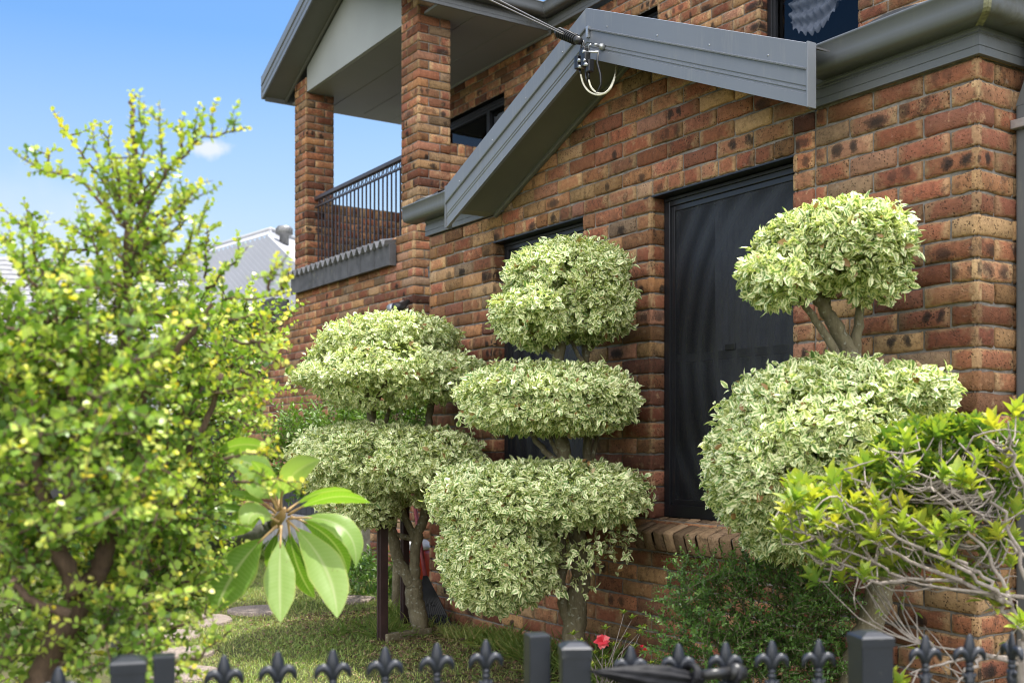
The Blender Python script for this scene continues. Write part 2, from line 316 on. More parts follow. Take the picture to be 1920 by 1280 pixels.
M = dict(
    brick=brick_material(), mortar=mortar_material(),
    trim=simple('grey_colour_steel', (.155, .168, .19), .36, .06, 1.5, spec=.5, dirt=((.12, .115, .10), 2.2, .66), streak=(.24, .24, .23), bscale=5, bstr=.25, bdist=.004),
    trim2=simple('grey_fascia_steel', (.105, .113, .120), .42, .07, 1.3, spec=.4, dirt=((.075, .072, .055), 3, .6), streak=(.17, .17, .15), bscale=6, bstr=.2, bdist=.003),
    soffit=simple('grey_soffit_sheet', (.125, .125, .115), .75, .08, 2.5),
    panel=simple('pale_grey_fibre_cement', (.27, .285, .28), .7, .05, 2),
    ceil=simple('balcony_ceiling_sheet', (.20, .205, .21), .75, .05, 1.2),
    tile=simple('charcoal_roof_tile', (.075, .075, .08), .75, .35, 9, 60, .4, .003, dirt=((.15, .145, .11), 7, .6)),
    frame=simple('black_powdercoat', (.012, .013, .016), .32, .2, 5),
    rail=simple('bronze_railing_paint', (.045, .040, .048), .4, .2, 6),
    fence=simple('satin_charcoal_fence_paint', (.013, .016, .024), .38, .15, 12, 240, .1, .0006, spec=.55, dirt=((.06, .062, .06), 26, .62)),
    glass=glassy(), screen=screen_mat(), sheer=sheer_mat(),
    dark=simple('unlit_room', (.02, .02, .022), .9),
    ground=ground_mat(), pebble=pebble_mat(),
    galv=simple('galvanised_steel', (.45, .46, .47), .4, .2, 30, metal=.7),
    blackpl=simple('black_plastic', (.015, .015, .016), .38, .2, 20),
    white_wire=simple('cream_cable_sheath', (.62, .58, .46), .5, .1, 30),
    alum=simple('bare_aluminium_cable', (.42, .41, .40), .45, .2, 40, metal=.6),
    corr=simple('zinc_roof_sheet', (.36, .365, .39), .55, .06, .8),
    wwall=simple('white_render', (.50, .51, .53), .8, .05, 2),
    gtile=simple('weathered_grey_tile', (.22, .22, .23), .8, .3, 6),
    colorb=simple('slate_fence_sheet', (.040, .041, .044), .6, .1, 3),
    block=simple('grey_concrete_block', (.30, .29, .28), .93, .25, 7, 70, .6, .004),
    post=simple('maroon_post_paint', (.032, .015, .014), .55, .3, 16, dirt=((.09, .07, .06), 90, .7)),
    timber=simple('weathered_timber', (.17, .115, .075), .9, .3, 18, 120, .5, .003),
    ptimber=simple('pale_lichen_timber', (.26, .25, .2), .9, .3, 25, 120, .5, .003),
    red=simple('red_plastic', (.55, .045, .022), .4, .12, 10), whitepl=simple('white_plastic', (.72, .72, .74), .4, .06, 10),
    pink=simple('faded_red_handle', (.34, .065, .08), .5, .2, 20), teal=simple('teal_glaze', (.03, .16, .17), .3, .2, 14), terra=simple('terracotta', (.38, .13, .07), .85, .2, 14),
    umb=simple('black_umbrella_nylon', (.006, .006, .008), .6, .3, 30, 60, .5, .002, spec=.25),
    vent=simple('dull_vent_aluminium', (.20, .20, .20), .45, .2, 10, metal=.5),
    strap=simple('lichen_covered_joint_strap', (.20, .195, .12), .8, .4, 40, 120, .5, .002),
    bark=bark('topiary_bark', (.10, .082, .05), (.19, .165, .105), (.30, .30, .24)),
    jbark=bark('jade_bark', (.075, .05, .036), (.17, .115, .08)),
    fbark=bark('frangipani_bark', (.065, .065, .055), (.14, .14, .115), (.20, .20, .16)),
    abark=bark('azalea_bark', (.20, .165, .14), (.40, .35, .31)),
    vari=leaf_material('variegated_leaf', [(0, (.11, .20, .05)), (.45, (.19, .31, .085)), (.8, (.28, .40, .12)), (1, (.42, .46, .16))], (.80, .80, .49), (.17, .50), .22, .45, patch=.55, dead=(.985, (.30, .17, .07))),
    jade=leaf_material('jade_leaf', [(0, (.05, .11, .016)), (.3, (.15, .27, .036)), (.55, (.36, .49, .085)), (.82, (.62, .64, .13)), (1, (.74, .60, .05))], None, trans=.29, rough=.34, spec=.5, patch=.34),
    azal=leaf_material('azalea_leaf', [(0, (.07, .15, .025)), (.4, (.16, .27, .04)), (.75, (.34, .43, .06)), (1, (.52, .50, .06))], None, trans=.36, rough=.45, tipc=(.50, .44, .05)),
    small=leaf_material('small_shrub_leaf', [(0, (.045, .10, .02)), (.5, (.10, .20, .04)), (.9, (.20, .31, .065)), (1, (.38, .29, .06))], None, trans=.28, rough=.4),
    dkgr=leaf_material('green_shrub_leaf', [(0, (.06, .12, .018)), (.5, (.12, .22, .03)), (1, (.22, .32, .05))], None, trans=.3, rough=.42),
    frang=leaf_material('frangipani_leaf', [(0, (.10, .21, .025)), (.5, (.21, .37, .05)), (1, (.33, .45, .14))], None, trans=.48, rough=.40, patch=.12, vein=((.45, .52, .24), .75), spec=.4, ribs=True),
    grass=leaf_material('grass_blade', [(0, (.13, .22, .045)), (.45, (.24, .31, .08)), (.75, (.38, .36, .14)), (1, (.42, .32, .18))], None, trans=.3, rough=.6),
    flower=leaf_material('azalea_petal', [(0, (.62, .025, .045)), (.6, (.75, .07, .10)), (1, (.80, .22, .22))], None, trans=.4, rough=.6, transcol=(1.3, .6, .6)),
    petiole=simple('frangipani_petiole', (.42, .27, .12), .5, .15, 40),
)

# ------------------------------------------------------------------ bricks
CH = .086
def brick_rand(key):
    r = random.Random(repr(key)); return (r.random(), r.random(), r.random(), r.random())
class Wall(MB):
    def __init__(s): super().__init__(); s.bc = []; s.bl = []
    def one(s, O, U, N, u0, u1, z0, z1, key, fa=False, fb=False, cut=None):
        """one brick face with worn edges. fa/fb: the left/right edge is an arris shared with the next face"""
        w = u1-u0; h = z1-z0; e = min(.009, w*.2)
        r = random.Random(repr(key)+'g')
        us = [0, e, w*.36, w*.66, w-e, w]; vs = [0, .009, h*.5, h-.009, h]
        off = 0 if (fa or fb) else r.uniform(-.0025, .002)
        P = []; loc = []
        nu, nv = len(us), len(vs)
        for j, v in enumerate(vs):
            for i, u in enumerate(us):
                d = off+r.uniform(-.0012, .0012)
                eu = (i == 0 and not fa) or (i == nu-1 and not fb); ev = j in (0, nv-1)
                if eu or ev: d -= .0065+r.uniform(0, .004)
                if (eu and ev): d -= .004
                du = r.uniform(-.0012, .0012) if not ((i == 0 and fa) or (i == nu-1 and fb)) else 0
                dv = r.uniform(-.0038, .0032) if ev else r.uniform(-.001, .001)
                if (i == 0 and fa) or (i == nu-1 and fb): d = 0 if not ev else -.005; dv = 0
                if eu: du += r.uniform(-.0015, .0015)
                P.append((u+du, v+dv, d)); loc.append((u-w/2, v-h/2, w))
        ring = [j*nu+i for (i, j) in [(i, 0) for i in range(nu)]+[(nu-1, j) for j in range(1, nv)]+[(i, nv-1) for i in range(nu-2, -1, -1)]+[(0, j) for j in range(nv-2, 0, -1)]]
        base = len(P)
        for k in ring: P.append((P[k][0], P[k][1], -.026)); loc.append(loc[k])
        fs = [(j*nu+i, j*nu+i+1, (j+1)*nu+i+1, (j+1)*nu+i) for j in range(nv-1) for i in range(nu-1)]
        n = len(ring); fs += [(ring[k], base+k, base+(k+1) % n, ring[(k+1) % n]) for k in range(n)]
        flip = U.cross(UP).dot(N) < 0
        if flip: fs = [f[::-1] for f in fs]
        s.add([O+U*(u0+p[0])+UP*(z0+p[1])+N*p[2] for p in P], fs, 0, True)
        c = brick_rand(key); s.bc += [c]*len(P); s.bl += loc
    def quad(s, O, U, N, u0, u1, z0, z1, d=-.0135):
        P = [O+U*u+UP*z+N*d for u, z in ((u0, z0), (u1, z0), (u1, z1), (u0, z1))]
        f = (0, 1, 2, 3) if U.cross(UP).dot(N) > 0 else (3, 2, 1, 0)
        s.add(P, [f], 1); s.bc += [(0, 0, 0, 0)]*4; s.bl += [(0, 0, .2)]*4
    def face(s, name, O, U, N, u0, u1, c0, c1, holes=(), mod=.25, phase=0, ends=(None, None), heads=(), rake=None):
        O = Vector(O); U = Vector(U); N = Vector(N)
        for i in range(c0, c1):
            z0 = i*CH; z1 = z0+CH; spans = [(u0, u1, ends[0], ends[1])]
            for hi, (ha, hb, ca, cb) in enumerate(holes):
                if ca <= i < cb:
                    ns = []
                    for a, b, ea, eb in spans:
                        if hb <= a or ha >= b: ns.append((a, b, ea, eb)); continue
                        if ha-a > .02: ns.append((a, ha, ea, (name, 'h', hi, 0)))
                        if b-hb > .02: ns.append((hb, b, (name, 'h', hi, 1), eb))
                    spans = ns
            for a, b, ea, eb in spans:
                hd = [h for h in heads if h[2] == i and h[0] >= a-.05 and h[1] <= b+.05]
                if rake:
                    lo, hi = rake(z0); a2, b2 = max(a, lo), min(b, hi)
                    if b2-a2 < .04: continue
                    if a2 > a: ea = None
                    if b2 < b: eb = None
                    a, b = a2, b2
                s.quad(O, U, N, a, b, z0, z1)
                cuts = [a]; k = math.floor((a-u0)/mod)-1
                while True:
                    x = u0+phase*mod+k*mod+(mod/2 if i % 2 else 0); k += 1
                    if x >= b-.05: break
                    if x > a+.05: cuts.append(x)
                cuts.append(b)
                for (ha, hb, _) in hd:
                    cuts = [x for x in cuts if x <= ha+.03 or x >= hb-.03]
                    n = max(1, round((hb-ha)/.122)); cuts = sorted(set([x for x in cuts if not (ha-.05 < x < ha+.05 or hb-.05 < x < hb+.05)]+[a, b]+[ha+(hb-ha)*q/n for q in range(n+1)]))
                for q in range(len(cuts)-1):
                    p, r = cuts[q], cuts[q+1]
                    first, last = q == 0, q == len(cuts)-2
                    ka = ea if first else None; kb = eb if last else None
                    key = (ka, i) if ka else (kb, i) if kb else (name, i, q)
                    s.one(O, U, N, p+(0 if (first) else .005), r-(0 if last else .005), z0+.005, z1-.005, key, bool(ka), bool(kb))
    def build(s, name, parent=None):
        s.at = {'bc': ('FLOAT_COLOR', s.bc), 'bl': ('FLOAT_VECTOR', s.bl)}
        return super().build(name, [M['brick'], M['mortar']], parent)
X1, Y1 = Vector((1, 0, 0)), Vector((0, 1, 0))

# ================================================================== HOUSE
house = empty('brick_house', (-4, 1.5, 0), 'two storey red and brown brick house with grey gables and balcony', 'house')
W_R = (.940, 1.941); W_L = (2.554, 3.548); JT = .812          # window openings, measured left from the corner
HB, HT = 10, 30                                                # courses: sill 0.86 m, head 2.58 m
EAVE_Z, SLOPE = 2.665, .426
GX0, GX1, GXA = -3.62, -.575, -2.10
def rake_front(z):
    if z < 2.70: return (-9, 99)
    d = (z-2.70)/SLOPE
    return (-(GX1)+d+.0, -(GX0)-d)
fw = Wall()
O = Vector((0, 0, 0))
fw.face('f', O, -X1, -Y1, 0, JT, -1, 33, ends=('corner', None), phase=.5)
holes = [(W_R[0], W_R[1], HB, HT), (W_L[0], W_L[1], HB, HT)]
fw.face('g', O, -X1, -Y1, JT+.012, 4.42, -1, 43, holes=holes, ends=(None, 'lcorner'), heads=[(W_R[0]-.0, W_R[1]+.0, HT), (W_L[0], W_L[1], HT)], rake=rake_front)
fw.quad(O, -X1, -Y1, JT-.02, JT+.03, -.1, 2.75, -.016)
fw.face('s', O, Y1, X1, 0, 2.6, -1, 33, ends=('corner', None), phase=0, mod=.24)
fw.face('t', Vector((-4.42, 0, 0)), Y1, -X1, 0, 2.4, -1, 32, ends=('lcorner', None))
for hi, (a, b, ca, cb) in enumerate(holes):                    # window reveals
    fw.face('g', Vector((-b, 0, 0)), Y1, X1, 0, .105, ca, cb, ends=(('g', 'h', hi, 1), None), mod=3)
    fw.face('g', Vector((-a, 0, 0)), Y1, -X1, 0, .105, ca, cb, ends=(('g', 'h', hi, 0), None), mod=3)
front_wall = fw.build('front_wall', house)

# lower wall under the balcony, pier and pillars
bw = Wall()
BX = -6.68; BY = 1.05
bw.face('b', Vector((BX, BY, 0)), -X1, -Y1, 0, 4.95, -1, 38, ends=('bcorner', None), holes=[(2.98, 4.96, 33, 38)])
bw.face('c', Vector((BX, BY, 0)), Y1, X1, 0, 1.5, -1, 38, ends=('bcorner', None), mod=.24)
balcony_wall = bw.build('lower_wall', house)
def pillar(x0, x1, y0, y1, c0, c1, tagk):
    p = Wall()
    k = lambda s: (tagk, s)
    p.face(tagk+'f', Vector((x1, y0, 0)), -X1, -Y1, 0, x1-x0, c0, c1, ends=(k(0), k(1)), mod=.24)
    p.face(tagk+'r', Vector((x1, y0, 0)), Y1, X1, 0, y1-y0, c0, c1, ends=(k(0), k(2)), mod=.24, phase=.5)
    p.face(tagk+'b', Vector((x1, y1, 0)), -X1, Y1, 0, x1-x0, c0, c1, ends=(k(2), k(3)), mod=.24)
    p.face(tagk+'l', Vector((x0, y0, 0)), Y1, -X1, 0, y1-y0, c0, c1, ends=(k(1), k(3)), mod=.24, phase=.5)
    return p.build('pillar', house)
pillar(-7.03, -6.68, 1.10, 1.45, 37, 66, 'pa')
pillar(-9.81, -9.47, 1.10, 1.45, 36, 64, 'pb')
# balcony parapets with a soldier course on top
def parapet(x0, x1, y0, y1, c0, c1, nm):
    p = Wall()
    p.face(nm+'r', Vector((x1, y0, 0)), Y1, X1, 0, y1-y0, c0, c1, mod=.24)
    p.face(nm+'l', Vector((x0, y0, 0)), Y1, -X1, 0, y1-y0, c0, c1, mod=.24)
    n = round((y1-y0)/.086)
    for q in range(n):
        a, b = q*(y1-y0)/n+.004, (q+1)*(y1-y0)/n-.004
        for OO, NN in ((Vector((x1, y0, 0)), X1), (Vector((x0, y0, 0)), -X1)):
            p.one(OO, Y1, NN, a, b, c1*CH+.004, c1*CH+.118, (nm, 'so', q))
    p.quad(Vector((x1, y0, 0)), Y1, X1, 0, y1-y0, c1*CH, c1*CH+.11); p.quad(Vector((x0, y0, 0)), Y1, -X1, 0, y1-y0, c1*CH, c1*CH+.11)
    z = c1*CH+.112
    b0 = p.add([(x0, y0, z), (x1, y0, z), (x1, y1, z), (x0, y1, z)], [(0, 1, 2, 3)], 0); p.bc += [(.5, .1, .4, .2)]*4; p.bl += [(0, 0, .2)]*4
    return p.build('parapet', house)
parapet(-6.93, -6.684, 1.45, 2.42, 36, 47, 'ppr')
parapet(-9.75, -9.50, 1.45, 2.6, 36, 46, 'ppl')
# upper wall with three windows (openings measured left from x = 0)
UY = 2.45
UO = Vector((1.0, UY, 0))
uholes = [(9.29-1.0+0, 11.1-1.0+0, 0, 0)]
UW = [(8.29, 9.9, 37, 58), (5.79, 6.8, 44, 59), (3.62, 4.58, 40, 56)]
uw = Wall()
uw.face('u', UO, -X1, -Y1, 0, 10.5, 34, 62, holes=UW, heads=[(a, b, d) for a, b, c, d in UW], ends=(None, 'uc'))
for hi, (a, b, ca, cb) in enumerate(UW):
    uw.face('u', UO-X1*b, Y1, X1, 0, .105, ca, cb, ends=(('u', 'h', hi, 1), None), mod=3)
    uw.face('u', UO-X1*a, Y1, -X1, 0, .105, ca, cb, ends=(('u', 'h', hi, 0), None), mod=3)
uw.face('v', Vector((-9.5, UY, 0)), Y1, -X1, 0, 3, 34, 62, ends=('uc', None))
uw.build('upper_wall', house)

# ---- windows
def window(xl, xr, y, z0, z1, rail=None, mull=None, screen=True, sill=False):
    f = MB(); w = .045
    f.box((xl, y, z0), (xl+w, y+.06, z1), 0, .003); f.box((xr-w, y, z0), (xr, y+.06, z1), 0, .003)
    f.box((xl+w, y+.001, z1-w), (xr-w, y+.06, z1), 0, .003); f.box((xl+w, y+.001, z0), (xr-w, y+.06, z0+w+.02), 0, .003)
    f.box((xl+.01, y-.012, z1-.018), (xr-.01, y-.001, z1-.002), 0, .002)
    root = f.build('window', M['frame'], house)
    s = MB(); a = .028                                       # inner sash and fly screen frame
    s.box((xl+w, y+.012, z0+w+.02), (xl+w+a, y+.045, z1-w), 0, .002); s.box((xr-w-a, y+.012, z0+w+.02), (xr-w, y+.045, z1-w), 0, .002)
    s.box((xl+w+a, y+.013, z1-w-a), (xr-w-a, y+.045, z1-w), 0, .002); s.box((xl+w+a, y+.013, z0+w+.02), (xr-w-a, y+.045, z0+w+.02+a), 0, .002)
    if rail:
        s.box((xl+w+a, y+.022, rail-.022), (xr-w-a, y+.052, rail+.022), 0, .003); s.box(((xl+xr)/2-.05, y+.012, rail+.02), ((xl+xr)/2+.02, y+.022, rail+.05), 0, .003)
    if mull: s.box((mull-.03, y+.008, z0+w+.02), (mull+.03, y+.05, z1-w), 0, .003)
    s.build('sash', M['frame'], root)
    g = MB(); g.add([(xl+w+.01, y+.054, z0+w+.03), (xr-w-.01, y+.054, z0+w+.03), (xr-w-.01, y+.054, z1-w-.01), (xl+w+.01, y+.054, z1-w-.01)], [(0, 1, 2, 3)]); g.build('glass', M['glass'], root)
    if screen:
        g = MB(); g.add([(xl+w+a-.004, y+.02, z0+w), (xr-w-a+.004, y+.02, z0+w), (xr-w-a+.004, y+.02, z1-w-a+.004), (xl+w+a-.004, y+.02, z1-w-a+.004)], [(0, 1, 2, 3)]); g.build('fly_screen', M['screen'], root)
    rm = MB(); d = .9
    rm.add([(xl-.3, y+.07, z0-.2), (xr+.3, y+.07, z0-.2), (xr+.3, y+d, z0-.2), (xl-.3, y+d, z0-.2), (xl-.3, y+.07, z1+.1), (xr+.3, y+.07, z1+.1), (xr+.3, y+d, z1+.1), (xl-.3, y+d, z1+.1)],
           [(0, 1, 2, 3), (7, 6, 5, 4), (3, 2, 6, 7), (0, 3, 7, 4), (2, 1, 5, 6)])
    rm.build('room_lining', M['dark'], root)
    return root
wz0, wz1 = HB*CH+.012, HT*CH-.012
win_r = window(-W_R[1]+.002, -W_R[0]-.002, .088, wz0, wz1, rail=1.71)
win_l = window(-W_L[1]+.002, -W_L[0]-.002, .088, wz0, wz1, rail=1.71)
win_u = [window(1-b+.002, 1-a-.002, UY+.088, ca*CH, cb*CH-.01, rail=None, mull=(-7.78 if q == 0 else None), screen=(q == 1)) for q, (a, b, ca, cb) in enumerate(UW)]
# lintel angles above the openings
for (a, b) in (W_R, W_L):
    li = MB(); li.box((-b-.07, .004, HT*CH-.009), (-a+.0, .10, HT*CH-.001)); li.build('lintel', M['frame'], house)
# sloping brick-on-edge sills
def sill(parent, xl, xr):
    p = Wall(); n = round((xr-xl)/.083); st = (xr-xl)/n
    D = Vector((0, -.955, -.30)).normalized(); Nn = Vector((0, -.30, .955)).normalized()
    for q in range(n):
        key = ('sill', round(xl, 2), q); r = random.Random(repr(key))
        x0 = xl+q*st+.004; x1 = xl+(q+1)*st-.004
        T = Vector((x0, .085, HB*CH+.010+r.uniform(-.003, .003)))
        ln = .205+r.uniform(-.004, .006); hh = .11
        # tapered worn brick: grid on top and front
        prof = [(0, 0), (ln*.5, .0015), (ln-.012, 0), (ln-.003, -.005), (ln, -.014), (ln+.001, -hh*.5), (ln-.002, -hh+.01), (ln-.012, -hh), (0, -hh)]
        xs = [0, .006, (x1-x0)/2, x1-x0-.006, x1-x0]; V = []; loc = []
        for i, xx in enumerate(xs):
            ins = .005 if i in (0, 4) else 0
            for (d, hgt) in prof:
                V.append(T+X1*xx+D*(d-(ins if d > ln*.6 else 0))+Nn*(hgt-(ins if hgt > -.02 else 0)+r.uniform(-.001, .001))); loc.append((xx-.04, (d-.1)*.3, .1))
        m_ = len(prof); fs = [(i*m_+k, i*m_+k+1, (i+1)*m_+k+1, (i+1)*m_+k) for i in range(4) for k in range(m_-1)]+[tuple(range(m_)), tuple(4*m_+k for k in range(m_-1, -1, -1))]
        c = list(brick_rand(key)); c[0] = .70+.08*c[0]; c[1] *= .8; c[3] *= .4
        p.add(V, fs, 0, True); p.bc += [tuple(c)]*len(V); p.bl += loc
    p.s_mortar = None
    a = Vector((xl, .08, HB*CH+.0)); b = a+D*.183
    p.add([a, a+X1*(xr-xl), b+X1*(xr-xl), b, b-Nn*.10, b-Nn*.10+X1*(xr-xl)], [(3, 2, 1, 0), (4, 5, 2, 3)], 1); p.bc += [(0, 0, 0, 0)]*6; p.bl += [(0, 0, .2)]*6
    o = p.build('sill', parent); return o
sill(win_r, -W_R[1]-.035, -W_R[0]+.035); sill(win_l, -W_L[1]-.035, -W_L[0]+.035)

# ---- front gable: barge boards, soffit, roof
def barge_profile():
    # (out, z) outer face from bottom to top, with the pressed lines and the capping lapped over the upper part
    p = [(0, 0), (.008, 0), (.008, .052), (.003, .056), (.003, .062), (.008, .066), (.008, .072), (.003, .076), (.003, .082), (.008, .086), (.008, .150), (.020, .152), (.022, .158), (.014, .162), (.014, .262), (-.012, .266), (-.012, .0)]
    return p
def gable(xl, xr, xa, yf, zb, slope, wall_y, rname, y_back):
    za = zb+slope*(xa-xl)
    m = MB(); pr = barge_profile(); out = -Y1
    m.extrude(pr, (xl, yf, zb), (xa-.0008, yf, za), out, UP); m.extrude(pr, (xa+.0008, yf, za), (xr, yf, zb), out, UP)
    for x, sgn in ((xl, -1), (xr, 1)): m.box((x+sgn*.001, yf-.016, zb-.004), (x+sgn*.010, yf+.035, zb+.268), 0, .002)
    if rname == 'g':
        for u in (.12, .38, .62, .86):
            for s0, s1 in ((xl, xa), (xa, xr)):
                x = s0+(s1-s0)*u; zz_ = (zb+slope*(x-xl)) if x < xa else (za-slope*(x-xa)); m.tube([(x, yf-.010, zz_+.185), (x, yf-.017, zz_+.185)], .0042, 8, 1)
        m.box((xa+.012, yf-.0245, za+.10), (xa+.030, yf-.0125, za+.158), 1)
    m.build('gable_fascia', [M['trim'], M['galv']], house)
    s = MB(); t = .045 if rname == 'g' else .016
    sc_ = .13 if rname == 'g' else .0
    for (xa_, za_, xb_, zb_) in ((xl+sc_, zb+sc_*slope, xa, za), (xa, za, xr-sc_*2.6, zb+sc_*2.6*slope)):
        s.add([(xa_, yf+.012, za_+t), (xb_, yf+.012, zb_+t), (xb_, wall_y, zb_+t), (xa_, wall_y, za_+t), (xa_, yf+.012, za_+t+.02), (xb_, yf+.012, zb_+t+.02), (xb_, wall_y+.02, zb_+t+.02), (xa_, wall_y+.02, za_+t+.02)],
              [(0, 3, 2, 1), (4, 5, 6, 7), (0, 1, 5, 4), (3, 7, 6, 2), (0, 4, 7, 3), (1, 2, 6, 5)])
        bd = [(0, 0), (.022, 0), (.026, .008), (.022, .03), (0, .03)]
        s.extrude(bd, (xa_, wall_y-.004, za_+t-.028), (xb_, wall_y-.004, zb_+t-.028), -Y1, UP)
    if rname == 'g':
        zc = zb+sc_*slope+t
        for xe, xi in ((xl, xl+sc_),): s.add([(xe, yf+.012, zc), (xi, yf+.012, zc), (xi, wall_y-.02, zc), (xe, wall_y-.02, zc), (xe, yf+.012, zc+.02), (xi, yf+.012, zc+.02), (xi, wall_y-.02, zc+.02), (xe, wall_y-.02, zc+.02)], [(0, 1, 2, 3), (7, 6, 5, 4), (0, 4, 5, 1), (3, 2, 6, 7), (0, 3, 7, 4)])
    s.build('soffit', M['soffit'], house)
    r = MB(); h = .250; th = .008
    for (xa_, za_, xb_, zb_) in ((xl-.005, zb-.002, xa, za), (xa, za, xr+.005, zb-.002)):
        yf0 = yf; yf = yf0+.004; yb0 = y_back; y_back = -.175 if rname == 'g' else y_back
        r.add([(xa_, yf+.0, za_+h), (xb_, yf, zb_+h), (xb_, y_back, zb_+h), (xa_, y_back, za_+h)]+[(xa_, yf, za_+h+th), (xb_, yf, zb_+h+th), (xb_, y_back, zb_+h+th), (xa_, y_back, za_+h+th)],
              [(0, 3, 2, 1), (4, 5, 6, 7), (0, 1, 5, 4), (2, 3, 7, 6), (0, 4, 7, 3), (1, 2, 6, 5)]); yf = yf0; y_back = yb0
    if rname == 'g':
        for (xa_, za_, xb_, zb_) in ((xl+.16, zb+.16*slope, xa, za), (xa, za, xr-.16, zb+.16*slope)):
            r.add([(xa_, -.175, za_+h+th), (xb_, -.175, zb_+h+th), (xb_, y_back, zb_+h+th), (xa_, y_back, za_+h+th)], [(0, 1, 2, 3)])
    return r
rf = gable(GX0, GX1, GXA, -.30, EAVE_Z-.012, SLOPE, -.001, 'g', 1.6)
# hip roof of the front room
ez = 2.955; rs = .40
def rz(d): return ez+rs*d
xl, xr, yf, yb = -4.50, .10, -.10, 2.44
d = yb-yf
A = [(xl, yf, ez), (xr, yf, ez), (xr-d*.8, yb, rz(d)), (xl+d*.8, yb, rz(d)), (xl, yb, ez), (xr, yb, ez)]
zy = rz(.18)
rf.add(A+[(GX0-.05, yf, ez), (GX0-.05, .08, zy), (GX1+.05, .08, zy), (GX1+.05, yf, ez)], [(0, 6, 7, 3), (7, 8, 2, 3), (8, 9, 1, 2), (0, 3, 4), (1, 5, 2)], 0)
for k in range(15):                                            # front edge of the tiles
    pass
rf.build('front_roof', M['tile'], house)
# tile ends showing above the gutter
def tile_row(x0, x1, y, z):
    te = MB()
    n = max(1, int((x1-x0)/.30))
    for k in range(n):
        a = x0+k*(x1-x0)/n; b = a+(x1-x0)/n-.012; prof = []
        for q in range(9):
            u = q/8; prof.append((a+(b-a)*u, z+.022*abs(math.sin(u*math.pi*1.5))))
        te.add([(x, y, zz) for x, zz in prof]+[(x, y+.35, zz+.14) for x, zz in prof]+[(x, y, zz-.02) for x, zz in prof], [(i, i+1, 10+i, 9+i) for i in range(8)]+[(18+i, 19+i, i+1, i) for i in range(8)], 0)
    te.build('roof_tile', M['tile'], house)
tile_row(-4.50, -3.70, -.10, 2.985); tile_row(-.5, .06, -.10, 2.985)
# ---- eaves fascia and gutters (front room)
fas = [(0, 0), (.020, 0), (.020, .030), (.017, .032), (.020, .034), (.020, .070), (.016, .073), (.016, .079), (.020, .082), (.016, .086), (.016, .092), (.020, .096), (.020, .215), (0, .215)]
gut = [(0, 0), (.075, 0), (.096, .003), (.109, .012), (.115, .026), (.118, .046), (.118, .098), (.124, .101), (.127, .107), (.124, .113), (.116, .113), (.112, .106), (.112, .050), (.109, .030), (.103, .018), (.093, .010), (.072, .007), (.003, .008), (.003, .09), (0, .09)]
fz, gz = 2.752, 2.858
A_ = -Y1
fm = MB(); fm.extrude(fas, (-4.42-.003, -.003, fz), (GX0+.21, -.003, fz), (A_-X1, A_), UP); fm.extrude(fas, (-4.423, 2.3, fz), (-4.423, -.003, fz), (-X1, -X1-Y1), UP); fm.build('eaves_fascia', M['trim2'], house)
fm = MB(); fm.extrude(fas, (GX1-.25, -.003, fz), (.003, -.003, fz), (A_, A_+X1), UP); fm.extrude(fas, (.003, -.003, fz), (.003, 2.6, fz), (X1-Y1, X1), UP); fm.build('eaves_fascia', M['trim2'], house)
gm = MB()
gm.extrude(gut, (-4.565, -.024, gz), (GX0+.14, -.024, gz), A_, UP, 0, True, True)
stop = [(0, -.002)]+[(a+.002, b) for a, b in gut[1:9]]+[(0, .113)]
gm.extrude(stop, (-4.570, -.024, gz), (-4.563, -.024, gz), A_, UP)
gm.build('gutter', M['trim2'], house)
gm = MB()
gm.extrude(gut, (GX1-.17, -.024, gz), (.024, -.024, gz), (A_, A_+X1), UP, 0, True, True)
gm.extrude(gut, (.024, -.024, gz), (.024, 2.6, gz), (X1-Y1, X1), UP, 0, True, True)
gm.build('gutter', M['trim2'], house)
st = MB()
gs = [(a+.0015, b-.0015) for a, b in gut[:9]]
for A1_, P in ((-Y1, -1), (X1, 1)):
    if P < 0: st.extrude(gs, (.004, -.024, gz), (.0235, -.024, gz), (-Y1+X1, -Y1+X1), UP, 0, False)
    else: st.extrude(gs, (.024, -.0235, gz), (.024, -.004, gz), (X1-Y1, X1-Y1), UP, 0, False)
st.build('gutter_joint_strap', M['strap'], house)
# ---- downpipe at the right corner
dp = MB()
dp.box((.006, .235, -.02), (.081, .335, 2.60), 0, .012)
dp.extrude([(-.037, -.05), (.037, -.05), (.037, .05), (-.037, .05)], (.0435, .285, 2.595), (.10, .285, 2.74), X1, Y1)
dp.extrude([(-.037, -.05), (.037, -.05), (.037, .05), (-.037, .05)], (.10, .285, 2.735), (.10, .285, 2.862), X1, Y1)
dpo = dp.build('downpipe', M['trim2'], house)
b = MB(); b.box((.002, .205, 2.50), (.086, .365, 2.535), 0, .004); b.tube([(.004, .218, 2.5175), (.012, .218, 2.5175)], .007, 10); b.build('bracket', M['galv'], dpo)

